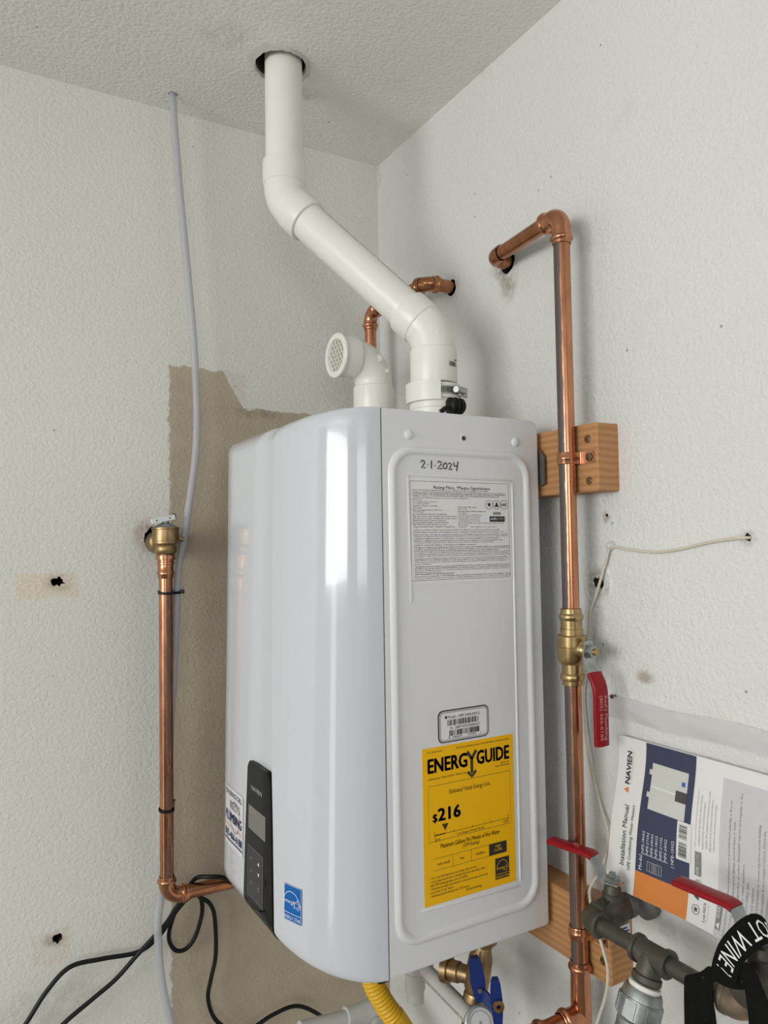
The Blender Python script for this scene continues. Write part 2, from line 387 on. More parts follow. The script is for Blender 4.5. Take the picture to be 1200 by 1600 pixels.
# ------------------------------------------------------------------ the room
CZ = 1.308
def rough_hole(c, r, seed, jag=.25, n=18, sq=1.):
    rnd = random.Random(seed); return [(c[0]+r*sq*(1+rnd.uniform(-jag, jag))*math.cos(2*math.pi*i/n), c[1]+r*(1+rnd.uniform(-jag, jag))*math.sin(2*math.pi*i/n)) for i in range(n)]
def slab(name, a, b, mats, cutters=(), depth=.06, plane='y'):
    o = MB().box(a, b).build(name, mats, loc=(0, 0, 0), smooth=False); tag(o, kind='structure')
    if cutters:
        c = MB()
        for poly in cutters:
            if plane == 'y': c.prism([(p, -.03, q) for p, q in poly], (0, depth+.03, 0), 1)
            if plane == 'x': c.prism([(-.03, p, q) for p, q in poly], (depth+.03, 0, 0), 1)
            if plane == 'z': c.prism([(p, q, CZ-.03) for p, q in poly], (0, 0, depth+.03), 1)
        co = c.build('cutter', mats, loc=(0, 0, 0), smooth=False)
        import bmesh
        for k in (co,):
            bm = bmesh.new(); bm.from_mesh(k.data); bmesh.ops.recalc_face_normals(bm, faces=bm.faces); bm.to_mesh(k.data); bm.free()
        md = o.modifiers.new('holes', 'BOOLEAN'); md.object = co; md.operation = 'DIFFERENCE'; md.solver = 'EXACT'
        dg = bpy.context.evaluated_depsgraph_get(); me = bpy.data.meshes.new_from_object(o.evaluated_get(dg))
        o.modifiers.clear(); o.data = me; bpy.data.objects.remove(co)
    return o
CAR = (.30, .24, .17)
wl = wall_material('painted_wall_left', (.765, .75, .69), 0, beige=(-.43, -.333, 1.75, .846, .779),
    boxes=[(-.672, -.581, .446, .486, (.74, .655, .53), .85), (-.648, -.59, -.135, -.083, (.72, .66, .56), .5), (-.335, -.29, .79, .845, (.55, .47, .40), .25)],
    stains=[(-.611, -.097, .03, .022, CAR, .7), (-.61, .47, .03, .022, CAR, .6), (-.457, .545, .045, .04, (.33, .2, .13), .8), (-.27, .771, .07, .012, (.27, .22, .16), .6), (-.62, -.2, .13, .05, (.5, .48, .44), .4)], bump=.66)
wr = wall_material('painted_wall_right', (.755, .75, .73), 1,
    boxes=[], stains=[(-.412, .945, .03, .055, CAR, .75), (-.4, .968, .035, .03, (.2, .14, .09), .8), (-.256, .975, .032, .032, (.35, .3, .2), .6), (-.588, .467, .032, .03, CAR, .75), (-.606, .558, .012, .012, (.25, .19, .13), .9), (-.662, .352, .02, .012, CAR, .7), (-.812, .526, .014, .014, (.2, .17, .13), .6),
                      (-.548, -.092, .03, .04, (.28, .25, .21), .7), (-.005, 1.29, .012, .04, (.4, .37, .32), .5), (-.69, .05, .04, .018, (.45, .43, .4), .5)], bump=.9)
wc = wall_material('painted_ceiling', (.88, .855, .805), 2, stains=[(-.24, -.16, .05, .03, (.45, .42, .38), .5), (-.40, -.24, .06, .05, (.56, .55, .52), .4)], bump=.9)
wf = P('concrete_floor', (.24, .23, .215), .7, var=(3, (.18, .175, .16), .4, .7), bump=(40, .3, .002))
slab('wall_left', (-3.6, 0, -1.45), (.15, .16, CZ+.16), [wl, M['cavity']],
     [rough_hole((-.6105, .4715), .0075, 3, .45, 14, 1.25), rough_hole((-.6105, -.097), .0068, 5, .4, 12), rough_hole((-.4520, .5410), .0215, 7, .08)], .05, 'y')
slab('wall_right', (0, -5.0, -1.45), (.15, 0, CZ+.16), [wr, M['cavity']],
     [rough_hole((-.412, .9665), .0165, 11, .10), rough_hole((-.256, .975), .0145, 13, .1), rough_hole((-.588, .468), .0085, 17, .45, 14), rough_hole((-.8115, .526), .0045, 19, .35, 10), rough_hole((-.6065, .559), .0025, 23, .6, 9)], .05, 'x')
VX, VY = -.298, -.219
ce = slab('ceiling', (-3.6, -5.0, CZ), (0, 0, CZ+.16), [wc, M['cavity']],
     [[(VX-.004+.0405*math.cos(a*math.pi/18), VY+.002+.0405*math.sin(a*math.pi/18)) for a in range(36)], [(-.4348+.0075*math.cos(a*math.pi/8), -.0521+.0075*math.sin(a*math.pi/8)) for a in range(16)]], .14, 'z')
o = MB().box((-3.6, -5.0, -1.55), (.15, .16, -1.45)).build('floor', wf, loc=(0, 0, 0), smooth=False); tag(o, kind='structure')
MR = P('garage_paint', (.42, .41, .385), .8)
slab('wall_back', (-3.75, -5.15, -1.45), (.15, -5.0, CZ+.16), [MR]); slab('wall_side', (-3.75, -5.0, -1.45), (-3.6, .16, CZ+.16), [MR])
# ragged plaster lip round the vent hole
rnd = random.Random(4); mb = MB(); n = 40; rows = [[], [], [], []]
for i in range(n+1):
    a = 2*math.pi*(i % n)/n; rnd2 = random.Random(100+(i % n)); ro = .050+.006*math.sin(a*2+1)+rnd2.uniform(-.003, .003); h = .0035+rnd2.uniform(0, .003)
    cx, cy = VX-.004, VY+.002
    for j, (r, z) in enumerate(((.0405, CZ+.004), (.0415, CZ-h), (.045, CZ-h*.8), (ro, CZ+.0005))): rows[j].append((cx+r*math.cos(a), cy+r*math.sin(a), z))
mb.grid(rows); lip = mb.build('plaster_lip', 'plaster', loc=(0, 0, 0)); lip.parent = ce
# thin round filler patch round the pipe-size hole in the right wall
mb = MB(); rows = [[], [], []]
for i in range(33):
    a = 2*math.pi*(i % 32)/32
    for j, (r, x) in enumerate(((.0125, -.0006), (.026, -.0022), (.030, .0005))): rows[j].append((x, -.586+r*.9*math.cos(a), .467+r*math.sin(a)*1.15))
mb.grid(rows); fp = mb.build('filler_patch', wr, loc=(0, 0, 0)); fp.parent = bpy.data.objects['wall_right']

# ------------------------------------------------------------------ the water heater
HYN, HYF = -.525, -.097; HXS = -.3007; HZT = .695; HXB = -.046
def cover_x(y, z):
    """x of the bowed front cover at width y and height z"""
    R1, R2 = .165, .135; xf = -.388-.014*(1-z/HZT); D = HXS-xf
    s = (HYN+R1-y)/R1 if y < HYN+R1 else (y-HYF+R2)/R2 if y > HYF-R2 else 0
    d = math.sqrt(max(0, 1-s*s)); e = 1.
    if z < .04: q = (.04-z)/.04; e = 1-.62*(1-math.sqrt(max(0, 1-min(1, q)**2)))
    if z > HZT-.036: q = (z-HZT+.036)/.036; e = 1-.5*(1-math.sqrt(max(0, 1-min(1, q)**2)))
    t = 1-((1-d)**3+(1-e)**3)**(1/3)
    return HXS-D*max(0, t)
def lerp_tab(tab, z):
    for (z0, v0), (z1, v1) in zip(tab, tab[1:]):
        if z <= z1: return v0+(v1-v0)*max(0, (z-z0))/(z1-z0)
    return tab[-1][1]
Y_NEAR = [(0, -.400), (.03, -.3994), (.15, -.3945), (.24, -.389), (.48, -.386), (.695, -.386)]
Y_RIDGE = [(0, -.293), (.034, -.2938), (.12, -.298), (.22, -.3052), (.30, -.3105), (.48, -.3177), (.57, -.3202), (.695, -.322)]
heater = thing('water_heater', 'white wall-hung tankless water heater with yellow energy label on its side', 'water heater', (-.2, -.31, 0))
zs = [.0, .0006, .002, .004, .007, .011, .016, .022, .029, .036, .042]+[.042+(.651-.042)*i/16 for i in range(1, 17)]+[.658, .665, .671, .677, .682, .686, .690, .6925, .6943, .695]
rows = []
for z in zs:
    yn, yr = lerp_tab(Y_NEAR, z), lerp_tab(Y_RIDGE, z); cols = []
    for i in range(26): t = math.sin(math.pi/2*(i/26))**1.0; cols.append((HYN+(yn-.0012-HYN)*(1-math.cos(math.pi/2*i/25)), 0))
    w = yr-yn
    cols += [(yn, .0018), (yn+.0015, .0046), (yn+.25*w, .0056), (yn+.5*w, .0056), (yn+.66*w, .0048), (yn+.74*w, .0036), (yn+.94*w, .0005), (yn+w, 0)]
    for i in range(1, 25): cols.append((yr+(HYF-yr)*math.sin(math.pi/2*i/24), 0))
    rows.append([(min(cover_x(y, z)+dd*min(1, z/.06 if z < .06 else 1), HXS), y, z) for y, dd in cols])
mb = MB(); mb.grid(rows, flip=False)
k = len(rows[0])
for r, fl in ((rows[0], False), (rows[-1], True)):
    mb.add([*r, *[(HXS, p[1], p[2]) for p in r]], [((i, i+k, i+k+1, i+1) if not fl else (i, i+1, i+k+1, i+k)) for i in range(k-1)])
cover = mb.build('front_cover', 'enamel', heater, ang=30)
# seam, body
MB().box((HXS-.0005, HYN+.0025, .003), (HXS+.0022, HYF-.0025, HZT-.003)).build('seam_shade_strip', 'seam_ink_grey', heater, smooth=False)  # dark strip standing in for the shaded gap between cover and body
prof = []
def rc(cx, cz, r, a0, a1, n=8): return [(cx+r*math.cos(math.radians(a0+(a1-a0)*i/n)), cz+r*math.sin(math.radians(a0+(a1-a0)*i/n))) for i in range(n+1)]
x0 = HXS+.0018
prof = [(x0, 0.0)]+rc(HXB-.005, .005, .005, -90, 0)+rc(HXB-.014, HZT-.014, .014, 0, 90)+[(x0, HZT)]
mb = MB(); e = .0025; k = len(prof); cxm, czm = (x0+HXB)/2, HZT/2
def ins(p, d): return (p[0]-d if p[0] > cxm else p[0], p[1]-d if p[1] > czm else p[1]+d)
rings = []
for d, y in ((e, HYN), (e*.35, HYN+e*.3), (0, HYN+e), (0, HYF-e), (e*.35, HYF-e*.3), (e, HYF)):
    rings.append([(ins(p, d)[0], y, ins(p, d)[1]) for p in prof])
for a, b in zip(rings, rings[1:]):
    mb.add(a+b, [(i, (i+1) % k, (i+1) % k+k, i+k) for i in range(k)])
mb.add(rings[0], [tuple(range(k))]); mb.add(rings[-1], [tuple(reversed(range(k)))])
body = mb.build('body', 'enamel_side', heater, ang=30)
MB().box((HXS-.010, HYN+.006, -.0045), (HXS+.004, HYN+.020, .0005)).build('bottom_clip', 'black', heater, smooth=False)
# pressed ribs of the side sheet
def rrect(x0, x1, z0, z1, r, n=8):
    return rc(x1-r, z0+r, r, -90, 0, n)+rc(x1-r, z1-r, r, 0, 90, n)+rc(x0+r, z1-r, r, 90, 180, n)+rc(x0+r, z0+r, r, 180, 270, n)
mb = MB(); A = rrect(-.2912, -.0625, .031, .6485, .034, 10); B = rrect(-.2787, -.0755, .0435, .637, .026, 10); k = len(A); rows = []
for t, h in ((0, 0), (.15, .0022), (.35, .0040), (.55, .0044), (.8, .0028), (1, -.0002), (1.12, -.0002)):
    rows.append([(a[0]+(b[0]-a[0])*t, HYN-h, a[1]+(b[1]-a[1])*t) for a, b in zip(A+A[:1], B+B[:1])])
mb.grid(rows, flip=True); mb.build('pressed_rib', 'enamel_side', heater, ang=60)
mb = MB()
for a, b in (((-.2622, .6125), (-.0925, .6085)), ((-.2545, .0700), (-.0965, .0650)), ((-.0945, .6085), (-.0955, .068)), ((-.2622, .6125), (-.2600, .45))):
    p, q = V((a[0], HYN+.0004, a[1])), V((b[0], HYN+.0004, b[1])); mb.sweep([p, p+(q-p)*.02, q-(q-p)*.02, q], [.0006, .0019, .0019, .0006], 10)
mb.build('pressed_line', 'enamel_side', heater)
for (x, z) in ((-.2593, .663), (-.0872, .6624)):
    mb = MB(); mb.lathe((x, HYN+.001, z), (0, -1, 0), [(0, .0072), (.0015, .0066), (.0034, .0048), (.0042, .0025), (.0044, .0006)], 20); mb.build('dimple', 'enamel_side', heater)
mb = MB(); mb.lathe((-.1748, HYN+.0005, .6629), (0, -1, 0), [(0, .0052), (.0011, .0050), (.0014, .0042), (.0012, .0030)], 20, cap=False); mb.lathe((-.1748, HYN-.0008, .6629), (0, -1, 0), [(0, .0031), (.0003, .0031)], 16, mi=1)
mb.build('screw_hole', ['enamel_side', 'cavity'], heater)
# control panel
rows = []; ztop = .2265
for j in range(27):
    row = []
    for i in range(17):
        t = i/16; zt = ztop-.011*max(0, (abs(t-.5)-.34)/.16)**2.2+(.004 if t > .5 else 0)*(t-.5)
        s = j/26; z = .0012+(zt-.0012)*(s**1.5)
        yn, yr = lerp_tab(Y_NEAR, z)+.0012, lerp_tab(Y_RIDGE, z)-.0012; y = yn+(yr-yn)*t
        row.append((cover_x(y, z)-.0012, y, z))
    rows.append(row)
panel = MB().sheet(rows, (.0072, 0, 0)).build('control_panel', 'black_gloss', heater, ang=50)
def front(off): return lambda u, v: (cover_x(-u, v)-off, -u, v)      # u grows towards the right of the picture (= -y)
pr = Print(front(.0015)); pr.rectg('lcd', .3130, .1355, .3765, .1675, 6, 4); lcd = pr.mb['lcd'].build('display', 'lcd', heater, panel, smooth=False)
pr = Print(front(.0019)); pr.frame('ink_pale', .3130, .1355, .3765, .1675, .0011)
MB().sheet([[front(.0017)(.3135+.0575*i/6, .047+.0665*j/8) for i in range(7)] for j in range(9)], (.0005, 0, 0)).build('keypad', 'key_face', heater, panel)
pr = Print(front(.0020)); pr.text('ink_pale', 'NAVIEN', .3245, .1905, .0062, .040); pr.build(heater, panel); pr = Print(front(.0020))
pr.poly('estar_white', [(.3515, .0975), (.3585, .0975), (.355, .1020)]); pr.poly('estar_white', [(.3515, .0870), (.355, .0825), (.3585, .0870)])
pr.frame('ink_pale', .3135, .047, .371, .1135, .0005)
pr.text('ink_pale', 'M', .328, .0965, .0040, align='c'); pr.stroke('ink_pale', [(.3255, .083), (.328, .080), (.3305, .083), (.328, .085)], .0007); pr.frame('ink_pale', .3262, .0640, .3300, .0680, .0006); pr.circle('ink_pale', .3555, .0665, .0026, .0007, 12)
pr.build(heater, panel)
# service-call sticker on the far part of the front
pr = Print(front(.0008)); pr.rectg('sticker', .208, .083, .2885, .168, 14, 6); st = pr.mb['sticker'].build('service_sticker', 'sticker_film', heater, smooth=True)
pr = Print(front(.0014))
pr.text('ink', 'FOR SERVICE CALL', .2095, .1565, .0072, .0735, bold=.01); pr.text('ink_pale', "RED'S", .2330, .1385, .0120, .042, bold=.02)
pr.text('ink_navy', 'PLUMBING', .2105, .1200, .0135, .0725, bold=.035); pr.circle('ink_navy', .254, .130, .0215, .0009, 26)
pr.text('ink_red', 'LICENSED & INSURED', .2110, .1105, .0045, .0720); pr.text('ink_navy', '805-466-6188', .2095, .0960, .0105, .0760, bold=.03); pr.rect('ink_navy', .2090, .0905, .2870, .0925, 8)
pr.build(heater, st)
# blue efficiency sticker
pr = Print(front(.0009)); pr.rectg('estar_blue', .4245, .0565, .4550, .1000, 10, 6); st = pr.mb['estar_blue'].build('efficiency_sticker', 'estar_blue', heater)
pr = Print(front(.0017)); U0, U1, Z0, Z1 = .4245, .4550, .0565, .1000
pr.frame('estar_white', U0+.0002, Z0+.0002, U1-.0002, Z1-.0002, .0005); pr.rect('estar_white', U0, Z0+.0095, U1, Z0+.0102, 6)
pr.stroke('estar_white', [(.4385+.0148*math.cos(math.radians(a)), .0765+.0165*math.sin(math.radians(a))) for a in range(188, -20, -13)], .0008)
pr.text('estar_white', 'energy', .4258, .0785, .0048, .0180, slant=.3); pr.star('estar_white', .4478, .0790, .0068, .0009, .2)
pr.text('estar_white', 'ENERGY STAR', .4255, Z0+.0022, .0048, .0285, bold=.01); pr.build(heater, st)
# ---- labels on the side sheet
def side(off): return lambda u, v: (u, HYN-off, v)
def side_label(name, mat, u0, v0, u1, v1, poly=None):
    pts = poly or [(u0, v0), (u1, v0), (u1, v1), (u0, v1)]
    return MB().prism([(u, HYN-.0006, v) for u, v in pts], (0, .0009, 0)).build(name, mat, heater, smooth=False)
lab = side_label('rating_plate', 'sticker', -.2640, .4735, -.0975, .6080)
pr = Print(side(.0009)); RX0, RX1, RZ0, RZ1 = -.2593, -.1019, .4782, .6043
sx = (RX1-RX0)/1027.; sz = (RZ1-RZ0)/1033.
def rt(px, px1, py, body, hgt=13, bold=0.): pr.text('ink', body, RX0+(px-68)*sx, RZ1-(py-72)*sz-hgt*sz*.5, hgt*sz, (px1-px)*sx, bold=bold, res=1)
pr.frame('ink', RX0, RZ0, RX1, RZ1, .0005)
rt(300, 890, 130, 'Rating Plate, *Plaque Signalétique', 34, .01)
for px, p1, py, bdy, bo in (
    (90, 870, 162, 'Direct vent automatic instantaneous Water heater, *Chauffe-eau instantané automatique à évent direct', .01),
    (90, 1055, 182, 'For Indoor, Outdoor or Manufactured Home (Mobile Home) Installation. *Pour installation intérieure, extérieure ou maison préfabriquée', .01),
    (90, 1062, 202, 'FOR EITHER DIRECT VENT INSTALLATION OR FOR INSTALLATION USING INDOOR COMBUSTION AIR FOR CONVENTIONAL', .03),
    (90, 990, 222, 'Installation convenience. *POUR UNE INSTALLATION À ÉVENT DIRECT OU POUR UNE INSTALLATION UTILISANT L’AIR', .01), (90, 655, 243, 'Convient à une installation intérieure, extérieure ou maison préfabriquée', 0),
    (90, 180, 262, 'Navien, Inc.', 0), (90, 325, 285, '20 Goodyear, Irvine, CA 92618', 0), (90, 250, 306, 'Tel: 1-800-519-8794', 0), (90, 335, 328, 'Model No., *Numéro de modèle', .02), (90, 180, 350, 'NPE-240A2', 0),
    (90, 375, 372, 'Max. Input Rating, *Entrée BTU max', .02), (90, 200, 392, '199,900 Btu/h', 0), (90, 430, 414, 'Recovery Rating, *Vitesse de récupération', .02), (90, 530, 437, 'Max. Inlet Gas Pressure, *Pression max. de gaz d’entrée', .02),
    (90, 530, 460, 'Min. Inlet Gas Pressure, *Pression min. de gaz d’entrée', .02), (90, 420, 481, 'Manifold Pressure, *Pression d’admission', .02), (90, 445, 503, 'Electrical Rating, *Régime nominal électrique', .02), (90, 425, 525, 'Max. Water Pressure, *Pression d’eau max', .02), (90, 505, 547, 'Category of water heater, *Catégorie de chauffe-eau', .02),
    (545, 740, 337, 'Type of Gas, *Type de gaz', .02), (545, 640, 358, 'Natural Gas', 0), (545, 842, 382, 'Min. Input Rating, *Débit calorifique min', .02), (545, 640, 402, '15,000 Btu/h', 0), (545, 800, 422, '261 Gallons/hour, *gallons/heure', 0), (545, 780, 444, '10.5 inches W.C., *pouces W.C.', .01), (545, 770, 465, '3.5 inches W.C., *pouces W.C.', .01), (545, 780, 486, '-0.04 inches W.C., *pouces W.C.', .01),
    (545, 1035, 508, 'AC 120 V 60Hz, less than 2 amperes, *moins de 2 A', .01), (545, 655, 529, '150 psi, *lb/po²', 0), (545, 945, 550, 'Category IV          CSA 4.3/ANSI Z21.10.3 / CSA 4.3-2019', 0),
    (95, 990, 580, 'Utilities necessary for Proper connections are provided. *Les utilitaires nécessaires à la connexion sont fournis', .01), (95, 1030, 604, 'Minimum ambient temperature at the installation location. *Température ambiante minimale au lieu de l’installation  -4°F', .02),
    (95, 1075, 630, 'Failure to use the correct gas can cause problems which can result in death, serious injury or property damage. *L’omission', .02), (95, 1070, 648, 'd’utiliser le bon gaz peut causer des problèmes pouvant entraîner la mort, des blessures graves ou des dommages matériels', 0),
    (95, 980, 671, 'Consult your installation manual for more information. *Consultez votre manuel d’installation pour plus d’information', .02), (95, 1020, 694, 'Suitable for combination water (potable) heating and space heating and not suitable for space heating applications only.', .02), (95, 920, 714, '*Convient au chauffage combiné de l’eau (potable) et des locaux, mais pas au chauffage des locaux seulement', 0),
    (98, 725, 738, 'Suitable for commercial installation.  *Convenable pour installation commerciale', .02), (98, 1092, 762, 'This appliance is certified for use at altitudes up to 4,500 ft (1,370 m) in accordance with a 0-2000 ft manifold pressure in high altitude installation', .02), (98, 1095, 780, 'procedures or manual manifold pressure. This appliance can also be installed up to 10,200 ft (3,109 m), the combustion at altitudes up', .01),
    (98, 970, 799, '10,200 ft (3,109 m), follow the directions provided in the high altitude installation section of the installation manual.', .02), (98, 1095, 817, '*Cet appareil est certifié pour une utilisation à des altitudes de 0 à 1 370 mètres (0-4,500 pi) conformément à la norme. Pour installation', .0), (98, 1085, 835, 'à une altitude supérieure, suivre les directives fournies dans la section installation en haute altitude du manuel', 0), (98, 1092, 852, 'de réglage et suivez les instructions fournies dans la section installation à haute altitude de ce manuel de produit', 0),
    (100, 1065, 879, 'This appliance must be installed in accordance with local codes, or in the absence of local codes, the National Fuel Gas Code, ANSI', .01), (100, 1075, 898, 'Z223.1/NFPA 54 or the CSA B149.1, Natural Gas and Propane Installation Code. *Cet appareil doit être installé conformément aux', .01), (100, 1055, 918, 'codes locaux ou, en l’absence de codes locaux, au National Fuel Gas Code, ANSI Z223.1/NFPA 54, ou au Code d’installation', 0), (100, 260, 938, 'propane, CSA B149.1', .0),
    (100, 1080, 962, 'This appliance must be installed in accordance with the Manufactured Home Construction and Safety Standard, Title 24 CFR,', .02), (100, 1085, 982, 'Part 3280 or the Canadian Standard CAN/CSA-Z240 MH Series, Manufactured Homes. *Cet appareil doit être installé conformément', .02), (100, 1075, 1002, 'à la norme, Manufactured Home Construction and Safety Standard, Title 24 CFR, Part 3280 ou la norme canadienne', 0), (100, 370, 1022, 'Z240 MH maisons préfabriquées', 0),
    (100, 490, 1042, 'FOR YOUR SAFETY / POUR VOTRE SÉCURITÉ', .03), (100, 1100, 1063, 'Do not store or use gasoline or other flammable vapors and liquids in the vicinity of this or any other appliance. *Ne pas', .02), (100, 1100, 1083, 'entreposer ni utiliser d’essence ou autres vapeurs et liquides inflammables à proximité de cet appareil ou tout autre appareil', 0)):
    rt(px, p1, py, bdy, 13, bo)
for i, px in enumerate((878, 960, 1043)):
    cx, cz = RX0+(px-68)*sx, RZ1-(307-72)*sz; pr.circle('ink', cx, cz, .0060, .0005, 22)
    if i == 0: pr.star('ink', cx, cz, .0040)
    if i == 1: pr.poly('ink', [(cx-.0036, cz-.003), (cx+.0036, cz-.003), (cx, cz+.0042)])
    if i == 2: pr.text('ink', 'NSF', cx, cz-.002, .0042, .0080, align='c', bold=.04)
pr.rect('ink', RX0+(880-68)*sx, RZ1-(495-72)*sz, RX0+(1047-68)*sx, RZ1-(435-72)*sz)
pr.rect('ink_pale', RX0+(920-68)*sx, RZ1-(420-72)*sz, RX0+(1005-68)*sx, RZ1-(385-72)*sz)
pr.build(heater, lab)
pr = Print(side(.0013)); pr.text('estar_white', 'AHRI', RX0+(890-68)*sx, RZ1-(476-72)*sz, .0036, .0095, bold=.03); pr.text('ink_pale', 'CERTIFIED', RX0+(958-68)*sx, RZ1-(472-72)*sz, .0026, .0118); pr.text('ink', 'Low NOx', RX0+(925-68)*sx, RZ1-(412-72)*sz, .003, .0115); pr.build(heater, lab)
# handwritten date
pr = Print(side(.0006)); D0, DZ = -.2425, .6205; dw = .0016
def hand(pts): pr.stroke('ink', [(D0+a*.0105, DZ+b*.0105) for a, b in pts], dw)
hand([(0, .75), (.2, 1), (.5, .95), (.55, .7), (.1, .1), (.65, .12)]); hand([(.95, .5), (1.06, .5)]); hand([(1.55, 1.05), (1.52, .05)]); hand([(2.0, .42), (2.12, .42)])
hand([(2.45, .8), (2.65, 1.0), (3.0, .9), (2.95, .6), (2.4, .05), (3.1, .1)]); hand([(3.55, .8), (3.25, .55), (3.3, .15), (3.65, .1), (3.85, .4), (3.8, .75), (3.5, .85)])
hand([(4.05, .7), (4.25, .85), (4.5, .7), (4.4, .4), (4.1, .05), (4.65, .05)]); hand([(4.85, .95), (4.9, .5), (5.35, .5)]); hand([(5.5, 1.05), (5.4, .5), (5.3, -.15)])
pr.mb['ink'].build('handwritten_date', 'ink', heater, smooth=False)
# serial label
lab = side_label('serial_label', 'ink', 0, 0, 0, 0, rrect(-.2235, -.1435, .2705, .3115, .0075, 6))
pr = Print(side(.0009)); pr.poly('ink_pale', rrect(-.2223, -.1447, .2718, .3102, .0066, 6)); pr.build(heater, lab)
pr = Print(side(.0012)); pr.poly('sticker', rrect(-.2195, -.1475, .2745, .3075, .0045, 6)); pr.build(heater, lab)
pr = Print(side(.0015)); pr.rect('ink', -.2135, .3010, -.2100, .3042); pr.text('ink', 'Model : NPE-240A2(NG)', -.2085, .3008, .0036, .0500); pr.bars('ink', -.2095, .2915, -.1595, .2990, 5, 70)
pr.text('ink', 'N : 208TW2370509427', -.2055, .2868, .0035, .0470); pr.bars('ink', -.2070, .2785, -.1590, .2855, 9, 64); pr.text('ink', '8  56064     30282   1', -.2085, .2755, .0026, .0510); pr.build(heater, lab)
# energy label
EX0, EX1, EZ0, EZ1 = -.2482, -.1037, .0731, .2672
lab = side_label('energy_label', 'yellow', EX0, EZ0, EX1, EZ1)
pr = Print(side(.0009)); ew, eh = EX1-EX0, EZ1-EZ0; ik = 'ink_brown'
def ep(fx, fy): return EX0+fx*ew, EZ1-fy*eh
def et(body, fx, fy, h, fw=None, al='l', bold=0., ink=ik): u, v = ep(fx, fy); pr.text(ink, body, u, v, h, fw*ew if fw else None, al, bold)
et('U.S. Government', .05, .033, .0026, .16); et('Federal law prohibits removal of this label before consumer purchase.', .36, .033, .0026, .60)
et('ENERG', .052, .160, .0182, .425, bold=.065); et('GUIDE', .578, .160, .0182, .375, bold=.065)
u, v = ep(.525, .16); pr.stroke(ik, [(u-.0072, v+.0185), (u, v+.0085)], .0044); pr.stroke(ik, [(u+.0072, v+.0185), (u, v+.0085)], .0044); pr.stroke(ik, [(u, v+.0100), (u, v-.010)], .0044)
pr.stroke(ik, [(u-.0068, v-.0075), (u, v-.0140), (u+.0068, v-.0075)], .0040)
et('Instantaneous Water Heater - Natural Gas', .055, .205, .0027, .41); et('Navien, Inc.', .95, .185, .0026, .10, 'r'); et('Model NPE-240A2', .95, .205, .0026, .16, 'r')
u0, v0 = ep(.055, .60); u1, v1 = ep(.955, .245); pr.frame(ik, u0, v0, u1, v1, .0005)
et('Estimated Yearly Energy Cost', .50, .315, .0058, .45, 'c'); et('$', .095, .475, .0100, .050, bold=.05); et('216', .150, .475, .0160, .245, bold=.065)
u, v = ep(.225, .50); pr.poly(ik, [(u-.005, v), (u, v-.0085), (u+.005, v)])
u0, v0 = ep(.115, .563); u1, v1 = ep(.925, .563); pr.rect(ik, u0, v0-.00025, u1, v0+.00025); pr.rect(ik, u0, v0-.0006, u0+.11*ew, v0+.0008)
for i in range(5): u = u0+(u1-u0)*i/4; hh = .0048 if i in (0, 4) else .0020; pr.rect(ik, u-.0003, v0-hh*.6, u+.0003, v0+hh)
et('$210', .115, .600+.002, .0036, .055); et('$330', .87, .590, .0034, .055); et('Cost Range of Similar Models', .50, .592, .0029, .30, 'c')
et('Maximum Gallons Per Minute of Hot Water', .50, .652, .0058, .65, 'c', .01); et('(GPM Rating)', .50, .682, .0048, .18, 'c')
u0, v0 = ep(.10, .785); u1, v1 = ep(.90, .710); pr.frame(ik, u0, v0, u1, v1, .0004)
for i, (b, wd) in enumerate((('very small', .13), ('low', .045), ('medium', .10))): pr.rect(ik, u0+(u1-u0)*(i+1)/4-.0002, v0, u0+(u1-u0)*(i+1)/4+.0002, v1); et(b, .20+.2*i, .757, .0040, wd, 'c')
pr.rect('ink', u0+(u1-u0)*.75, v0, u1, v1)
for i, b in enumerate(('• Your cost will depend on your utility rates and use.', '• Cost range based only on models fueled by natural gas with a', '   high GPM rating (greater than 4.0 GPM).', '• Estimated energy cost based on a national average natural gas', '   cost of $1.21 per therm.', '• Estimated yearly energy use: 178 therms.')):
    et(b, .058, .835+.0225*i, .0030, (.50, .60, .40, .62, .25, .42)[i])
et('ftc.gov/energy', .44, .968, .0036, .17)
u0, v0 = ep(.765, .955); u1, v1 = ep(.925, .815); pr.rect('ink', u0, v0, u1, v1); pr.build(heater, lab)
pr = Print(side(.0013)); et('high', .80, .738, .0036, .06, 'c', ink='yellow'); et('5.6 GPM', .80, .765, .0036, .085, 'c', ink='yellow')
um = (u0+u1)/2; pr.rect('yellow', u0, v0+.0064, u1, v0+.0069); pr.stroke('yellow', [(um+.0095*math.cos(math.radians(a)), v0+.0125+.0115*math.sin(math.radians(a))) for a in range(180, -1, -15)], .0006); pr.text('yellow', 'energy', u0+.0018, v0+.0125, .0036, .0125); pr.star('yellow', u1-.006, v0+.0125, .0042, .0006, .2); pr.text('yellow', 'ENERGY STAR', u0+.001, v0+.0016, .0030, (u1-u0)-.002); pr.build(heater, lab)
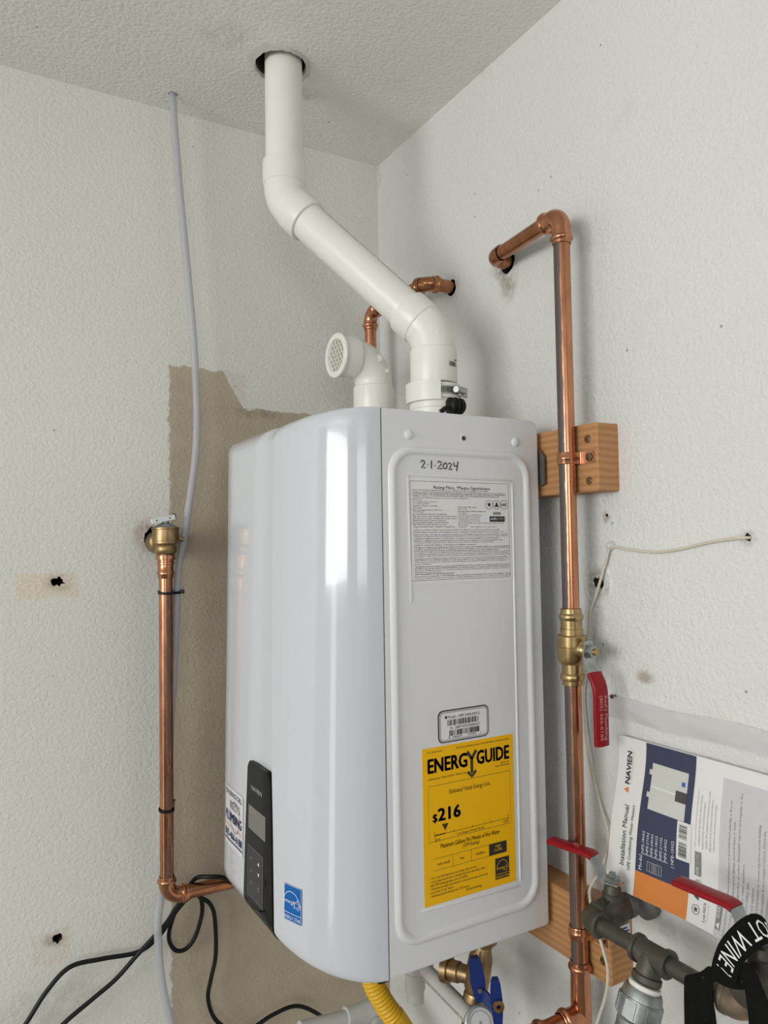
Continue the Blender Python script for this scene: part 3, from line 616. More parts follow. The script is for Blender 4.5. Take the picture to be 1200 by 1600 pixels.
# flue collar with clamp, connector, intake collar
EXX, EXY = -.135, -.398
mb = MB(); mb.lathe((EXX, EXY, HZT-.002), (0, 0, 1), [(0, .0385), (.010, .0385), (.0105, .0360), (.030, .0360), (.031, .0372), (.043, .0372), (.044, .0392), (.066, .0392), (.067, .0350)], 40); fc = mb.build('flue_collar', 'pvc', heater)
mb = MB(); mb.lathe((EXX, EXY, HZT+.047), (0, 0, 1), [(0, .0393), (.0003, .0402), (.0117, .0402), (.012, .0393)], 48, cap=False); cl = mb.build('hose_clamp', 'steel', heater, fc)
mb = MB()
for i in range(13):
    a = math.radians(-125+i*4.2); c = V((EXX+.0402*math.cos(a), EXY+.0402*math.sin(a), HZT+.053)); t = V((-math.sin(a), math.cos(a), 0)); r = V((math.cos(a), math.sin(a), 0))
    mb.obox(c, t*.0007+V((0, 0, .0003)), r*.0003, V((0, 0, .0040)))
mb.build('clamp_slots', 'cavity', heater, fc)
a = math.radians(-62); r = V((math.cos(a), math.sin(a), 0)); t = V((-r.y, r.x, 0)); c = V((EXX, EXY, HZT+.053))+r*.0435
mb = MB(); mb.lathe(c-t*.010, t, [(0, .0035), (.001, .0048), (.020, .0048), (.021, .003)], 12); mb.obox(c-r*.002+t*.012, t*.012, r*.0022, V((0, 0, .0068))); mb.build('clamp_screw', 'steel', heater, fc)
mb = MB(); mb.lathe(c-t*.011, -t, [(0, .0058), (.0025, .0058), (.0032, .005)], 6); mb.build('clamp_screw_head', 'steel', heater, fc)
mb = MB(); rows = []
for rr, zz in ((.0398, .038), (.0425, .038), (.0425, .0665), (.0398, .0665)): rows.append([(EXX+rr*math.cos(math.radians(q)), EXY+rr*math.sin(math.radians(q)), HZT+zz) for q in range(148, 251, 6)])
mb.grid(rows+rows[:1]); mb.build('collar_shield', 'pvc', heater, fc)
mb = MB(); q = V((-.1270, -.4410, HZT+.0285)); mb.lathe(q-V((.013, 0, 0)), (1, 0, 0), [(0, .009), (.002, .012), (.007, .0122), (.0075, .0108), (.010, .0108), (.0105, .0125), (.014, .0125), (.0145, .0108), (.017, .0108), (.0175, .0122), (.023, .0120), (.026, .009)], 18)
mb.sweep(spline([q+V((-.010, -.004, -.006)), q+V((-.020, -.006, -.005)), q+V((-.028, -.002, -.011))], 6), .0035, 10); mb.build('sensor_plug', 'black', heater)
INX, INY = -.135, -.2125
MB().lathe((INX, INY, HZT-.002), (0, 0, 1), [(0, .0345), (.016, .0345), (.017, .0300), (.065, .0300)], 36).build('intake_collar', 'pvc', heater)
# wall bracket and bottom connections that belong to the heater
MB().prism([(HXB+.001, -.5255, .655), (HXB+.001, -.5345, .643), (HXB+.001, -.5345, .606), (HXB+.001, -.5255, .602)], (.003, 0, 0)).build('mounting_bracket', 'steel_dark', heater, smooth=False)

# ------------------------------------------------------------------ white plastic vent runs
R_P = .0302
def socket(mb, p, d, L, r=.0352, inner=.0302):
    """socket of a plastic fitting: from the bend end (t=0) to the mouth (t=L)"""
    mb.lathe(p, d, [(0, r*.93), (.002, r-.0004), (.005, r), (L-.004, r), (L-.001, r-.0006), (L, r-.0022), (L, inner-.0004), (L-.012, inner-.0006)], 40, cap=False)
v1 = V((VX, VY, 1.0815)); v2 = V((EXX, EXY, .838)); dd = (v2-v1).normalized(); up = V((0, 0, 1))
vent = thing('vent_pipe', 'white plastic vent pipe dropping from the ceiling hole with two angled bends', 'pipe', (EXX, EXY, HZT+.066))
MB().lathe(v1+up*.036, up, [(0, R_P), (CZ+.10-(v1.z+.036), R_P)], 40).build('pipe', 'pvc', vent)
MB().lathe(v1+dd*.035, dd, [(0, R_P), ((v2-v1).length-.07, R_P)], 40).build('pipe', 'pvc', vent)
for vx, din, dout, nm in ((v1, -up, dd, 0), (v2, dd, -up, 1)):
    mb = MB(); mb.sweep(arc_path(vx, din, dout, .030, .056, 12), .0332, 40)
    socket(mb, vx-din*.024, -din, .040 if nm == 0 else .034); socket(mb, vx+dout*.022, dout, .036 if nm == 0 else .054); e1 = mb.build('elbow', 'pvc', vent)
    if nm == 1:
        ct = vx+(din+dout).normalized()*.0; nrm = V((-.55, -.82, .1)).normalized(); c0 = v2+V((.004, 0, -.006))+nrm*.0318
        MB().lathe(c0, nrm, [(0, .0062), (.0016, .0060), (.0022, .0050)], 18).build('moulding_mark', 'pvc', vent, e1)
        cyl = lambda u, v: (EXX+.0358*math.sin(u), EXY-.0358*math.cos(u), v)
        pr = Print(cyl); pr.bars('ink', .12, .7845, .62, .7915, 3, 26); pr.text('ink', '4808', .44, .7935, .0026, .22, bold=.03); pr.build(vent, e1)
# printed line along the upper edge of the sloping pipe
sd = dd.cross(up).normalized(); un = sd.cross(dd).normalized(); base = v1+dd*.055
def onpipe(u, v): a = math.radians(38)+v/R_P; return base+dd*u+(un*math.cos(a)+(sd)*math.sin(a))*(R_P+.0004)
ang_un = un
pr = Print(lambda u, v: base+dd*u+(un*math.cos(.18+v/R_P)-sd*math.sin(.18+v/R_P))*(R_P+.0005) if sd.x > 0 else base+dd*u+(un*math.cos(.18+v/R_P)+sd*math.sin(.18+v/R_P))*(R_P+.0005))
_vw = (v1-V((-.7596, -1.3324, .5261))).normalized(); _e = dd.cross(_vw).normalized(); _e = _e if _e.z > 0 else -_e; _t = dd.cross(_e).normalized(); _t = _t if _t.dot(_vw) < 0 else -_t
pr = Print(lambda u, v: base+dd*u+(_e*math.cos(.34-v/R_P)+_t*math.sin(.34-v/R_P))*(R_P+.0005))
pr.text('ink', '2" PVC SCH 40  ASTM D1785  NSF-DWV  ASTM D2665  280 PSI @ 73F', 0, 0, .0042, .235, res=1); pr.build(vent, None)

intake = thing('air_intake_elbow', 'white plastic air intake elbow with round mesh screen beside the vent pipe', 'pipe elbow', (INX, INY, HZT+.02))
zi = .8400; vi = V((INX, INY, zi)); di = V((-1, -.04, .0)).normalized()
mb = MB(); mb.sweep(arc_path(vi, (0, 0, 1), di, .050, .044, 14), .0325, 36); socket(mb, vi-up*.046, -up, .042, .0352, .0300); socket(mb, vi+di*.036, di, .034, .0348, .0318); el = mb.build('elbow', 'pvc', intake)
mb = MB(); mb.lathe(vi+di*.0685, di, [(-.006, .0318), (0, .0352), (.0012, .0372), (.0045, .0372), (.0055, .0360), (.0055, .0275), (.001, .0268), (-.004, .0268)], 40, cap=False); mb.build('rim', 'pvc', intake)
MB().lathe(vi+di*.0655, di, [(0, .0300), (.001, .0300)], 32).build('screen_backing', P('greenish_grey_backing', (.50, .51, .43), .6), intake)  # plain greenish grey disc behind the mesh
mb = MB(); _, pu, pw = perp(di); c = vi+di*.0705; pu2, pw2 = (pu+pw*1.5).normalized(), (pu-pw*1.5).normalized(); nn = di.normalized()
for ax in (pu2, pw2):
    bx = nn.cross(ax).normalized()
    for i in range(-3, 4):
        o = i*.0082; h = math.sqrt(max(0, .0275**2-o*o))
        if h > .003: mb.obox(c+bx*o, ax*h, bx*.0008, nn*.0006)
mb.build('screen', 'pvc', intake)
for ps, r_ in (((.003, .004), .0068), ((.016, -.016), .0036), ((-.016, .016), .0036)):
    nm_ = V((-.30+ps[0]*14, -.93, .12)).normalized(); c0 = vi+V((ps[0]*.7, 0, ps[1]-.012))+nm_*.0312; MB().lathe(c0, nm_, [(0, r_), (.0020, r_*.95), (.0025, r_*.8)], 16).build('moulding_mark', 'pvc', intake, el)

# ------------------------------------------------------------------ copper helpers
RC = .0111
def ring(mb, p, d, L=.018):
    """press-fitting end: mouth at p, running inwards along d"""
    mb.lathe(p, d, [(0, .0119), (.0006, .0126), (.0040, .0128), (.0055, .0148), (.0080, .0155), (.0100, .0150), (.0115, .0130), (L, .0127)], 28, cap=False)
def copper_elbow(mb, vx, din, dout, T=.032, Rb=.018):
    din, dout = V(din).normalized(), V(dout).normalized(); mb.sweep(arc_path(vx, din, dout, T-.014, Rb, 12), .0127, 26, cap=False)
    ring(mb, V(vx)-din*T, din); ring(mb, V(vx)+dout*T, -dout)
PX, PY = -.05, -.586
# right-hand riser above the ball valve
t1 = V((PX, PY, .9665)); t2 = V((-.030, -.414, .9675)); hd = (t2-t1).normalized()
pipeR = thing('copper_pipe', 'long copper riser with grey streak on the right wall, above the brass ball valve', 'pipe', (PX, PY, .43))
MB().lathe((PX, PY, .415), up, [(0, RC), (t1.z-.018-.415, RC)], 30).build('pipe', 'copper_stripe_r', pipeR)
MB().lathe(t1+hd*.018, hd, [(0, RC), ((t2-t1).length-.034, RC)], 28).build('pipe', 'copper_dull', pipeR)
mb = MB(); copper_elbow(mb, t1, (0, 0, 1), hd, .042, .021); mb.build('elbow', 'copper', pipeR)
mb = MB(); mb.sweep(arc_path(t2, hd, (1, 0, 0), .022, .016, 12), .0128, 26); mb.lathe(t2-hd*.026, hd, [(0, .0126), (.001, .0131), (.006, .0131)], 26, cap=False); mb.build('elbow', 'copper_dull', pipeR)
mb = MB(); mb.cyl(t2+V((.010, 0, 0)), t2+V((.06, 0, 0)), .0113); mb.build('wall_stub', 'copper_dull', pipeR)
# ball valve on the right riser
bv = thing('ball_valve', 'brass ball valve with hanging red handle on the right copper riser', 'valve', (PX, PY, .337))
mb = MB(); mb.lathe((PX, PY, .3355), up, [(0, .0118), (.0008, .0134), (.0065, .0136), (.008, .0155), (.0115, .0163), (.015, .0152), (.0165, .0138), (.029, .0138), (.030, .0152)], 30, cap=False)
mb.lathe((PX, PY, .3655), up, [(-.002, .0140), (.0, .0168), (.004, .0185), (.020, .0188), (.0205, .0182), (.0215, .0182), (.022, .0192), (.0345, .0192), (.036, .0180), (.0365, .0150), (.044, .0150), (.0445, .0138), (.055, .0138), (.0565, .0150), (.0595, .0160), (.063, .0152), (.0645, .0136), (.0705, .0134), (.0712, .0118)], 30, cap=False)
bb = mb.build('body', 'brass', bv)
zs_ = .3835; MB().lathe((PX, PY-.012, zs_), (0, -1, 0), [(0, .0115), (.009, .0115), (.0105, .0095), (.013, .0075), (.021, .0070)], 22).build('stem', 'brass', bv)
def strip(mb, path, half, th, widthdir):
    """flat bar along path (2-D bending), width along widthdir"""
    path = [V(p) for p in path]; w = V(widthdir).normalized(); L = []
    for i, p in enumerate(path):
        t = (path[min(i+1, len(path)-1)]-path[max(i-1, 0)]).normalized(); n = t.cross(w).normalized()*th/2; h = half[i] if isinstance(half, (list, tuple)) else half
        L.append([p+w*h+n, p-w*h+n, p-w*h-n, p+w*h-n])
    vs = [q for r in L for q in r]; fs = [(4*j+i, 4*j+(i+1) % 4, 4*j+4+(i+1) % 4, 4*j+4+i) for j in range(len(L)-1) for i in range(4)]+[(3, 2, 1, 0), tuple(range(4*len(L)-4, 4*len(L)))]
    mb.add(vs, fs); return mb
mb = MB(); strip(mb, [(PX, PY-.0305, .397), (PX, PY-.0305, .380), (PX, PY-.0305, .369), (PX, PY-.034, .361), (PX, PY-.043, .348), (PX, PY-.0475, .338)], [.006, .0105, .0095, .009, .0095, .0095], .0026, (1, 0, 0)); lv = mb.build('lever', 'steel', bv)
mb = MB(); mb.lathe((PX, PY-.032, zs_), (0, -1, 0), [(0, .0098), (.0015, .0098), (.0016, .0084), (.0075, .0084), (.0082, .007)], 6); mb.build('nut', 'steel', bv); MB().lathe((PX, PY-.040, zs_), (0, -1, 0), [(0, .0048), (.0045, .0046), (.005, .004)], 16).build('stem_tip', 'brass', bv)
def grip(path, w, th, widthdir):
    """rounded vinyl sleeve"""
    mb = MB(); n = 16; ring_ = [(abs(math.cos(2*math.pi*i/n))**.55*math.copysign(1, math.cos(2*math.pi*i/n))*w, abs(math.sin(2*math.pi*i/n))**.8*math.copysign(1, math.sin(2*math.pi*i/n))*th) for i in range(n)]
    path = spline(path, 6); k = len(path); rad = [1.]*k; rad[-1] = .55; rad[-2] = .85; rad[-3] = .96; mb.sweep(path, rad, sec=ring_, up=widthdir); return mb
gp = grip([(PX, PY-.0385, .357), (PX, PY-.0455, .345), (PX, PY-.0485, .332), (PX, PY-.0485, .30), (PX, PY-.0485, .272), (PX, PY-.0485, .2665)], .0118, .0042, (1, 0, 0)).build('red_grip', 'red', bv)
pr = Print(lambda u, v: (PX+v, PY-.0485-.00445, .3300-u)); pr.text('red_print', "Red's Plumbing", 0, .0020, .0052, .055, bold=.01); pr.text('red_print', '(805) 466-6188', -.001, -.0058, .0052, .056, bold=.01); pr.build(bv, gp)
# riser below the valve with the branch tee
pipeL = thing('copper_pipe', 'copper riser below the brass ball valve, ending in a branch tee', 'pipe', (PX, PY, -.075))
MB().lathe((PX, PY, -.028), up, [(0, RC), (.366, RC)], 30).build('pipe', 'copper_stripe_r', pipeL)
zt = -.086; mb = MB(); ring(mb, (PX, PY, -.018), (0, 0, -1), .02); mb.lathe((PX, PY, -.036), -up, [(0, .0127), (.030, .0134), (.060, .0134), (.09, .0127)], 26); mb.sweep([(PX, PY, zt), (PX-.012, PY, zt), (PX-.022, PY, zt)], .0128, 26); ring(mb, (PX-.036, PY, zt), (1, 0, 0), .02); mb.build('tee', 'copper', pipeL)
MB().cyl((PX-.02, PY, zt), (PX-.16, PY, zt-.004), RC, 26).build('branch', 'copper', pipeL); MB().cyl((PX, PY, -.10), (PX, PY, -.5), RC, 26).build('pipe', 'copper', pipeL)
mb = MB(); ring(mb, (PX-.062, PY, zt-.001), (-1, 0, 0), .02); mb.build('coupling', 'copper', pipeL)
# copper stub behind the vent pipe
cs = thing('copper_pipe', 'short bent copper pipe leaving the right wall behind the sloping vent pipe', 'pipe', (-.052, -.256, .975))
w1 = V((-.052, -.256, .975)); w2 = V((-.062, -.072, .972)); hd2 = (w2-w1).normalized()
MB().cyl((.03, -.256, .975), w1+V((.012, 0, 0)), RC).build('wall_stub', 'copper_dull', cs)
mb = MB(); copper_elbow(mb, w1, (-1, 0, 0), hd2, .028, .02); mb.build('elbow', 'copper_dull', cs)
MB().cyl(w1+hd2*.016, w2-hd2*.016, RC).build('pipe', 'copper_dull', cs)
mb = MB(); copper_elbow(mb, w2, hd2, (0, 0, -1), .034, .02); mb.build('elbow', 'copper', cs); MB().cyl(w2-up*.018, w2-up*.42, RC).build('pipe', 'copper', cs)
# left-hand drop pipe
LX, LY = -.4530, -.066
lp = thing('copper_pipe', 'copper drop pipe hanging from the brass relief valve on the left wall', 'pipe', (LX, LY, 0))
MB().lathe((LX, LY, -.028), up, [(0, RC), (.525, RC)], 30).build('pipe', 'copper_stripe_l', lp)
le = V((LX, LY, -.0435)); mb = MB(); copper_elbow(mb, le, (0, 0, -1), (1, 0, -.01), .034, .022); mb.build('elbow', 'copper', lp)
MB().cyl(le+V((.018, 0, 0)), le+V((.40, 0, -.004)), RC, 26).build('pipe', 'copper_dull', lp)
mb = MB(); mb.lathe((LX, LY, .4735), up, [(0, .0118), (.001, .0126), (.006, .0128), (.0075, .0140), (.011, .0140), (.0125, .0129), (.0225, .0129), (.0235, .0142), (.0265, .0142), (.0275, .0134), (.030, .0134), (.031, .0158), (.038, .0160), (.0388, .0150)], 24, cap=False); mb.build('male_adapter', 'copper', lp)
rv = thing('relief_valve', 'brass relief valve with pale test lever at a hole in the left wall', 'valve', (LX, LY, .51))
mb = MB(); mb.lathe((LX, LY, .509), up, [(0, .0128), (.004, .0128), (.0045, .0150), (.007, .0172), (.011, .0182), (.016, .0182), (.0185, .0168), (.020, .0178), (.0215, .0192), (.0225, .0208), (.026, .0208), (.0265, .0216), (.045, .0216), (.046, .0228), (.0482, .0228), (.0490, .0215)], 30); mb.lathe((LX, LY, .534), (0, 1, 0), [(0, .016), (.026, .016), (.030, .0195), (.09, .0198)], 24); bd = mb.build('body', 'brass_dull', rv)
MB().lathe((LX, LY, .5578), up, [(0, .0200), (.002, .0185), (.005, .0120), (.0075, .006), (.012, .005)], 24).build('bonnet', 'galv', rv)
c = V((LX-.0045, LY-.002, .5715)); ax = V((1, .05, .20)).normalized(); nz = V((-.2, -.35, 1)).normalized(); sdv = nz.cross(ax).normalized(); nz = ax.cross(sdv)
mb = MB(); mb.obox(c, ax*.0195, V((0, -1, .0)).cross(ax).normalized()*.0040, V((0, -1, 0))*.0035); lvv = mb.build('test_lever', 'tag_white', rv, ang=20)
mb = MB()
for q in (-.0118, .0105): mb.lathe(c+ax*q+V((0, -.0034, 0)), (0, -1, 0), [(0, .0013), (.0006, .0013)], 12)
mb.build('lever_holes', 'cavity', rv, lvv)
mb = MB(); mb.sweep(spline([c+ax*.0165+V((0, -.001, .0062)), c+ax*.0205+V((0, -.001, .004)), c+ax*.0212+V((0, -.001, -.001)), c+ax*.0185+V((0, -.001, -.005))], 5), .0008, 8); mb.build('lever_pin', 'cavity', rv, lvv)
mb = MB(); mb.cyl((LX+.018, LY, .541), (LX+.027, LY-.004, .538), .0030, 12); mb.lathe((LX+.025, LY-.003, .5385), (1, -.4, -.3), [(0, .0042), (.004, .0042)], 12); mb.build('side_screw', 'brass_dull', rv)

# ------------------------------------------------------------------ timber backing boards, pipe straps
def screw_head(mb_root, p, d, r=.0042, parent=None):
    d = V(d).normalized(); mb = MB(); mb.lathe(p, d, [(-.004, r*.6), (0, r), (.0010, r*.98), (.0016, r*.75), (.0016, r*.35), (.0006, r*.2)], 14, cap=False); mb.lathe(V(p)+d*.0005, d, [(0, r*.4), (.0002, r*.4)], 8, mi=1)
    return mb.build('screw', ['screw', 'cavity'], mb_root, parent)
def board(z0, y1, lab, off, screws, dark):
    t = thing('backing_board', lab, 'board', (0, y1, z0), 'timber boards behind the heater')
    e = .0016; mb = MB(); x0, x1 = -.038, .0; rings_ = []
    for d, y in ((e, y1), (0, y1+e), (0, -.03)): rings_.append([(x0+d, y, z0+d), (x1, y, z0+d), (x1, y, z0+.089-d), (x0+d, y, z0+.089-d)])
    mb.add(rings_[0], [(3, 2, 1, 0)])
    for a, b in zip(rings_, rings_[1:]): mb.add(a+b, [(i, (i+1) % 4, (i+1) % 4+4, i+4) for i in range(4)])
    mb.add(rings_[-1], [(0, 1, 2, 3)]); mb.build('plank', wood_material('timber_'+dark, off), t, ang=60)
    for (y, z) in screws: screw_head(t, (-.038, y, z), (-1, 0, 0), .0052)
    return t
ub = board(.5895, -.629, 'short pale timber board behind the heater, beside the upper pipe strap', (.03, 0, -.60), [(-.6125, .6585), (-.6135, .6035)], 'upper')
lb = board(-.0352, -.629, 'timber board below the heater, behind the lower pipe strap', (.02, 0, .06), [(-.6155, -.0085)], 'lower')
# lumber tag stapled to the end of the lower board
pr = Print(lambda u, v: (-.034+u, -.6296, v)); pr.rect('sticker', .010, .012, .030, .036); lt = pr.mb['sticker'].build('lumber_tag', 'sticker', lb, smooth=False)
pr = Print(lambda u, v: (-.034+u, -.6300, v)); pr.bars('ink_navy', .012, .014, .028, .024, 8, 22); pr.rect('ink_navy', .012, .027, .028, .029); pr.rect('ink_navy', .012, .031, .024, .033); pr.build(lb, lt)
def strap(z, lab):
    t = thing('pipe_strap', lab, 'pipe strap', (PX, PY, z), 'copper pipe straps'); hw = .0078; rows = []
    path = [(-.0385, PY-.036), (-.0385, PY-.016), (-.0395, PY-.0135)]+[(PX+.0122*math.cos(math.radians(a)), PY+.0122*math.sin(math.radians(a))) for a in range(-80, -361, -20)]+[(-.0385, PY+.0138)]
    path = [(-.0385, PY-.0375), (-.0385, PY-.018), (-.0400, PY-.0145), (-.0430, PY-.0128)]+[(PX+.0121*math.cos(math.radians(a)), PY+.0121*math.sin(math.radians(a))) for a in range(-75, -290, -15)]+[(-.0385, PY+.0128)]
    for q, bul in ((-1, 0), (-.8, .0006), (-.35, .0002), (-.15, .0012), (.15, .0012), (.35, .0002), (.8, .0006), (1, 0)):
        row = []
        for i, (x, y) in enumerate(path):
            d = V((x-PX, y-PY)).to_2d(); d = d.normalized() if d.length else d; b = bul if 3 <= i <= len(path)-2 else 0
            row.append((x+d.x*b, y+d.y*b, z+q*hw))
        rows.append(row)
    mb = MB(); mb.sheet(rows, (-.0008, 0, 0)); mb.build('band', 'copper', t, ang=40); screw_head(t, (-.0398, PY-.0295, z), (-1, 0, 0), .0054)
strap(.6345, 'copper pipe strap holding the riser to the upper timber board'); strap(.0185, 'copper pipe strap holding the riser to the lower timber board')

# ------------------------------------------------------------------ tube, ties, cables, wire
tube_pts = [(-.4348, -.0521, CZ+.06), (-.4348, -.0521, 1.302), (-.4318, -.052, 1.245), (-.4205, -.050, 1.1135), (-.4100, -.048, 1.0045), (-.4000, -.046, .8950), (-.3945, -.046, .784), (-.396, -.047, .695), (-.4065, -.050, .6175), (-.4195, -.054, .5410), (-.4285, -.056, .498), (-.4330, -.058, .4445), (-.4352, -.056, .370), (-.4400, -.050, .265), (-.4470, -.046, .109), (-.4575, -.045, -.042), (-.4635, -.047, -.093), (-.4590, -.050, -.176), (-.4440, -.052, -.252), (-.42, -.052, -.34)]
o = MB().sweep(spline(tube_pts, 6), .0063, 14).build('plastic_tube', 'poly_tube', loc=(-.4348, -.052, -.34)); tag(o, 'translucent white plastic tube hanging from a small ceiling hole along the left wall', 'tube')
def tie(z, lab, tail):
    t = thing('cable_tie', lab, 'cable tie', (LX, LY, z), 'black cable ties on the left copper pipe'); mb = MB(); pts = []
    tx, ty = lerp3(z)
    for i in range(29):
        a = 2*math.pi*i/28; c = (LX, LY) if math.cos(a-math.atan2(ty-LY, tx-LX)) < 0 else (tx, ty); r = .0122 if c[0] == LX else .0074
        pts.append((c[0]+r*math.cos(a), c[1]+r*math.sin(a)))
    rows = [[(x, y, zz+z+.0015*math.sin(i*.22)) for i, (x, y) in enumerate(pts)] for zz in (-.0022, .0022)]
    mb.sheet(rows, (0, 0, 0)); rows2 = [[((x-LX)*1.06+LX, (y-LY)*1.06+LY, zz) for x, y, zz in r] for r in rows]; mb.grid(rows2, flip=True); mb.build('band', 'black', t)
    MB().obox((tx+.0075, ty-.006, z), (.0022, -.0015, 0), (.0015, .002, 0), (0, 0, .0034)).build('head', 'black', t)
    if tail: MB().sweep([(tx+.008, ty-.006, z+.002), (tx+.010, ty-.007, z+.006), (tx+.011, ty-.007, z+.009)], .0016, 8).build('tail', 'black', t)
def lerp3(z):
    for a, b in zip(tube_pts, tube_pts[1:]):
        if b[2] <= z <= a[2]: k = (a[2]-z)/(a[2]-b[2]); return a[0]+(b[0]-a[0])*k, a[1]+(b[1]-a[1])*k
tie(.4505, 'upper black cable tie just below the brass relief valve', False); tie(.0975, 'lower black cable tie near the bottom bend of the left pipe', True)
RB = .0036
def cable(name, pts, r, mat, lab, cat, group=None):
    o = MB().sweep(spline(pts, 8), r, 12).build(name, mat, loc=pts[0]); tag(o, lab, cat, group); return o
cable('power_cord', [(-.70, -.03, -.245), (-.6582, -.03, -.1984), (-.6290, -.028, -.160), (-.5947, -.026, -.1335), (-.5469, -.026, -.1343), (-.4900, -.028, -.1380), (-.4570, -.030, -.1200), (-.4380, -.032, -.0960), (-.4235, -.034, -.0790), (-.410, -.036, -.068), (-.395, -.034, -.0665), (-.3860, -.030, -.080), (-.3850, -.028, -.105), (-.3960, -.026, -.140), (-.4120, -.024, -.1570), (-.4300, -.024, -.153), (-.4400, -.024, -.130), (-.4330, -.026, -.098), (-.4180, -.036, -.062), (-.405, -.060, -.028), (-.385, -.080, -.022), (-.365, -.082, -.027), (-.345, -.078, -.042), (-.31, -.06, -.05)], RB, 'black', 'black power cord looping once under the left copper elbow', 'cable', 'black cords under the heater')
cable('power_cord', [(-.66, -.036, -.26), (-.6084, -.036, -.2144), (-.5650, -.034, -.190), (-.5273, -.033, -.1690), (-.4950, -.035, -.140), (-.4664, -.037, -.1150), (-.4480, -.037, -.100), (-.430, -.036, -.078), (-.414, -.036, -.060)], RB, 'black', 'straight black cord crossing below the looped one at lower left', 'cable', 'black cords under the heater')
cable('power_cord', [(-.405, -.040, -.055), (-.3890, -.036, -.072), (-.3720, -.032, -.088), (-.3630, -.030, -.115), (-.3615, -.030, -.176), (-.3700, -.030, -.215), (-.3755, -.030, -.245), (-.3660, -.030, -.280), (-.3450, -.032, -.3050), (-.315, -.034, -.325), (-.2900, -.034, -.3170), (-.2580, -.034, -.3080), (-.2170, -.034, -.3064), (-.180, -.034, -.328), (-.1472, -.034, -.3627), (-.12, -.034, -.41)], RB, 'black', 'black cord hanging down the left wall then arching under the heater', 'cable', 'black cords under the heater')
tw = thing('thermostat_wire', 'thin cream wire stapled across the right wall and hanging behind the pipes', 'wire', (-.005, -.6153, .518))
MB().sweep(spline([(.02, -.8120, .526), (-.002, -.8120, .526), (-.006, -.790, .5245), (-.005, -.7600, .5205), (-.004, -.7235, .5135), (-.004, -.6853, .5098), (-.004, -.640, .5135), (-.005, -.6145, .5180)], 8), .0017, 8).build('wire_run', 'wire', tw)
MB().sweep(spline([(-.005, -.6145, .5180), (-.006, -.6080, .500), (-.007, -.5990, .475), (-.008, -.5890, .4500), (-.008, -.5790, .430), (-.007, -.5740, .400), (-.007, -.5700, .380), (-.007, -.5620, .3362), (-.007, -.5590, .301), (-.008, -.5680, .2334), (-.008, -.5885, .1708), (-.012, -.6050, .140), (-.030, -.6120, .108), (-.042, -.6000, .078), (-.046, -.6035, .058), (-.050, -.6030, .045), (-.060, -.6250, .042), (-.061, -.6320, .0353), (-.061, -.6400, .0176), (-.061, -.6450, .0005), (-.061, -.6415, -.0278), (-.060, -.6265, -.0663), (-.060, -.6150, -.095), (-.06, -.60, -.14)], 8), .0019, 8).build('wire_run', 'wire', tw)
mb = MB(); mb.lathe((-.001, -.6140, .5180), (-1, 0, 0), [(0, .006), (.005, .005), (.008, .003), (.009, .001)], 14); mb.build('clip', 'clip', tw)

# ------------------------------------------------------------------ documents hanging on the right wall
def bag_x(y, z):
    t = max(0, min(1, (.275-z)/.18)); return -.010-.030*t**1.3-.0035*math.sin((y+.63)*26+z*16)*t-.002*math.sin(z*42+y*9)
bag = thing('plastic_sleeve', 'clear plastic document sleeve pinned to the right wall, holding a manual', 'document sleeve', (-.005, -.614, .32))
def film_rows(y0, y1, z0, z1, off, n=22, m=18, wob=.0): return [[(bag_x(y0+(y1-y0)*i/n, z0+(z1-z0)*j/m)-off-wob*math.sin(i*1.1+j*.7)*math.sin(j*.5+i*.33), y0+(y1-y0)*i/n, z0+(z1-z0)*j/m) for i in range(n+1)] for j in range(m+1)]
MB().grid(film_rows(-.561, -.955, .070, .3185, .0062, 40, 26, .0016), flip=True).build('front_film', 'film', bag, ang=80)
MB().grid([[(-.0022-.001*math.sin(i*.9), -.561-.394*i/30, .070+.2485*j/10) for i in range(31)] for j in range(11)], flip=True).build('back_film', 'film', bag, ang=80)
rows = []
for j in range(7): rows.append([(-.0055-.0035*math.sin(j/6*math.pi)-.0012*math.sin(i*.8+j), -.590-.365*i/30, .2915+.028*j/6+.0015*math.sin(i*.5)) for i in range(31)])
MB().sheet(rows, (.0012, 0, 0)).build('folded_top', 'film_fold', bag, ang=80)
MB().lathe((.002, -.6125, .3205), (-1, 0, 0), [(0, .0012), (.008, .0012), (.0085, .0030), (.0100, .0028)], 12).build('nail', 'screw', bag)
man = thing('installation_manual', 'water heater installation manual turned sideways inside the clear sleeve', 'manual', (-.02, -.75, .094))
MY0, MY1, MZ0, MZ1 = .6265, .930, .0945, .2740          # u = -y, v = z
def page(off): return lambda u, v: (bag_x(-u, v)-off, -u, v)
MB().sheet([[page(.0012)(MY0-.012*max(0, (.14-z)/.045)*max(0, 1-(u-MY0)/.03)*0+(MY1-MY0)*i/36, z) for i, u in ((i, MY0+(MY1-MY0)*i/36) for i in range(37))] for z in [MZ0+(MZ1-MZ0)*j/20 for j in range(21)]], (.0030, 0, 0)).build('pages', 'paper', man, ang=80)
cov = bpy.data.objects['pages']
pr = Print(page(.0016)); B0, B1 = .6700, .7425
pr.rectg('navy', B0, .1245, B1, MZ1-.0004, 10, 20); pr.rectg('orange', B0, MZ0+.0003, B1, .1245, 10, 6); pr.rectg('grey_page', .7790, MZ0+.0003, MY1, .2590, 14, 20)
pr.build(man, cov)
pr = Print(page(.0020))
def vt(ink, body, u, v, h, length, bold=0., res=1):      # text that reads upwards: along +z, its top towards +y
    vs, fs, wd = text2d(body, bold if ink == 'ink' else 0., res); pr.lettered.add(ink)
    if vs: pr.ink(ink).add([page(.0021)(u-y*h, v+x*length/wd) for x, y in vs], fs)
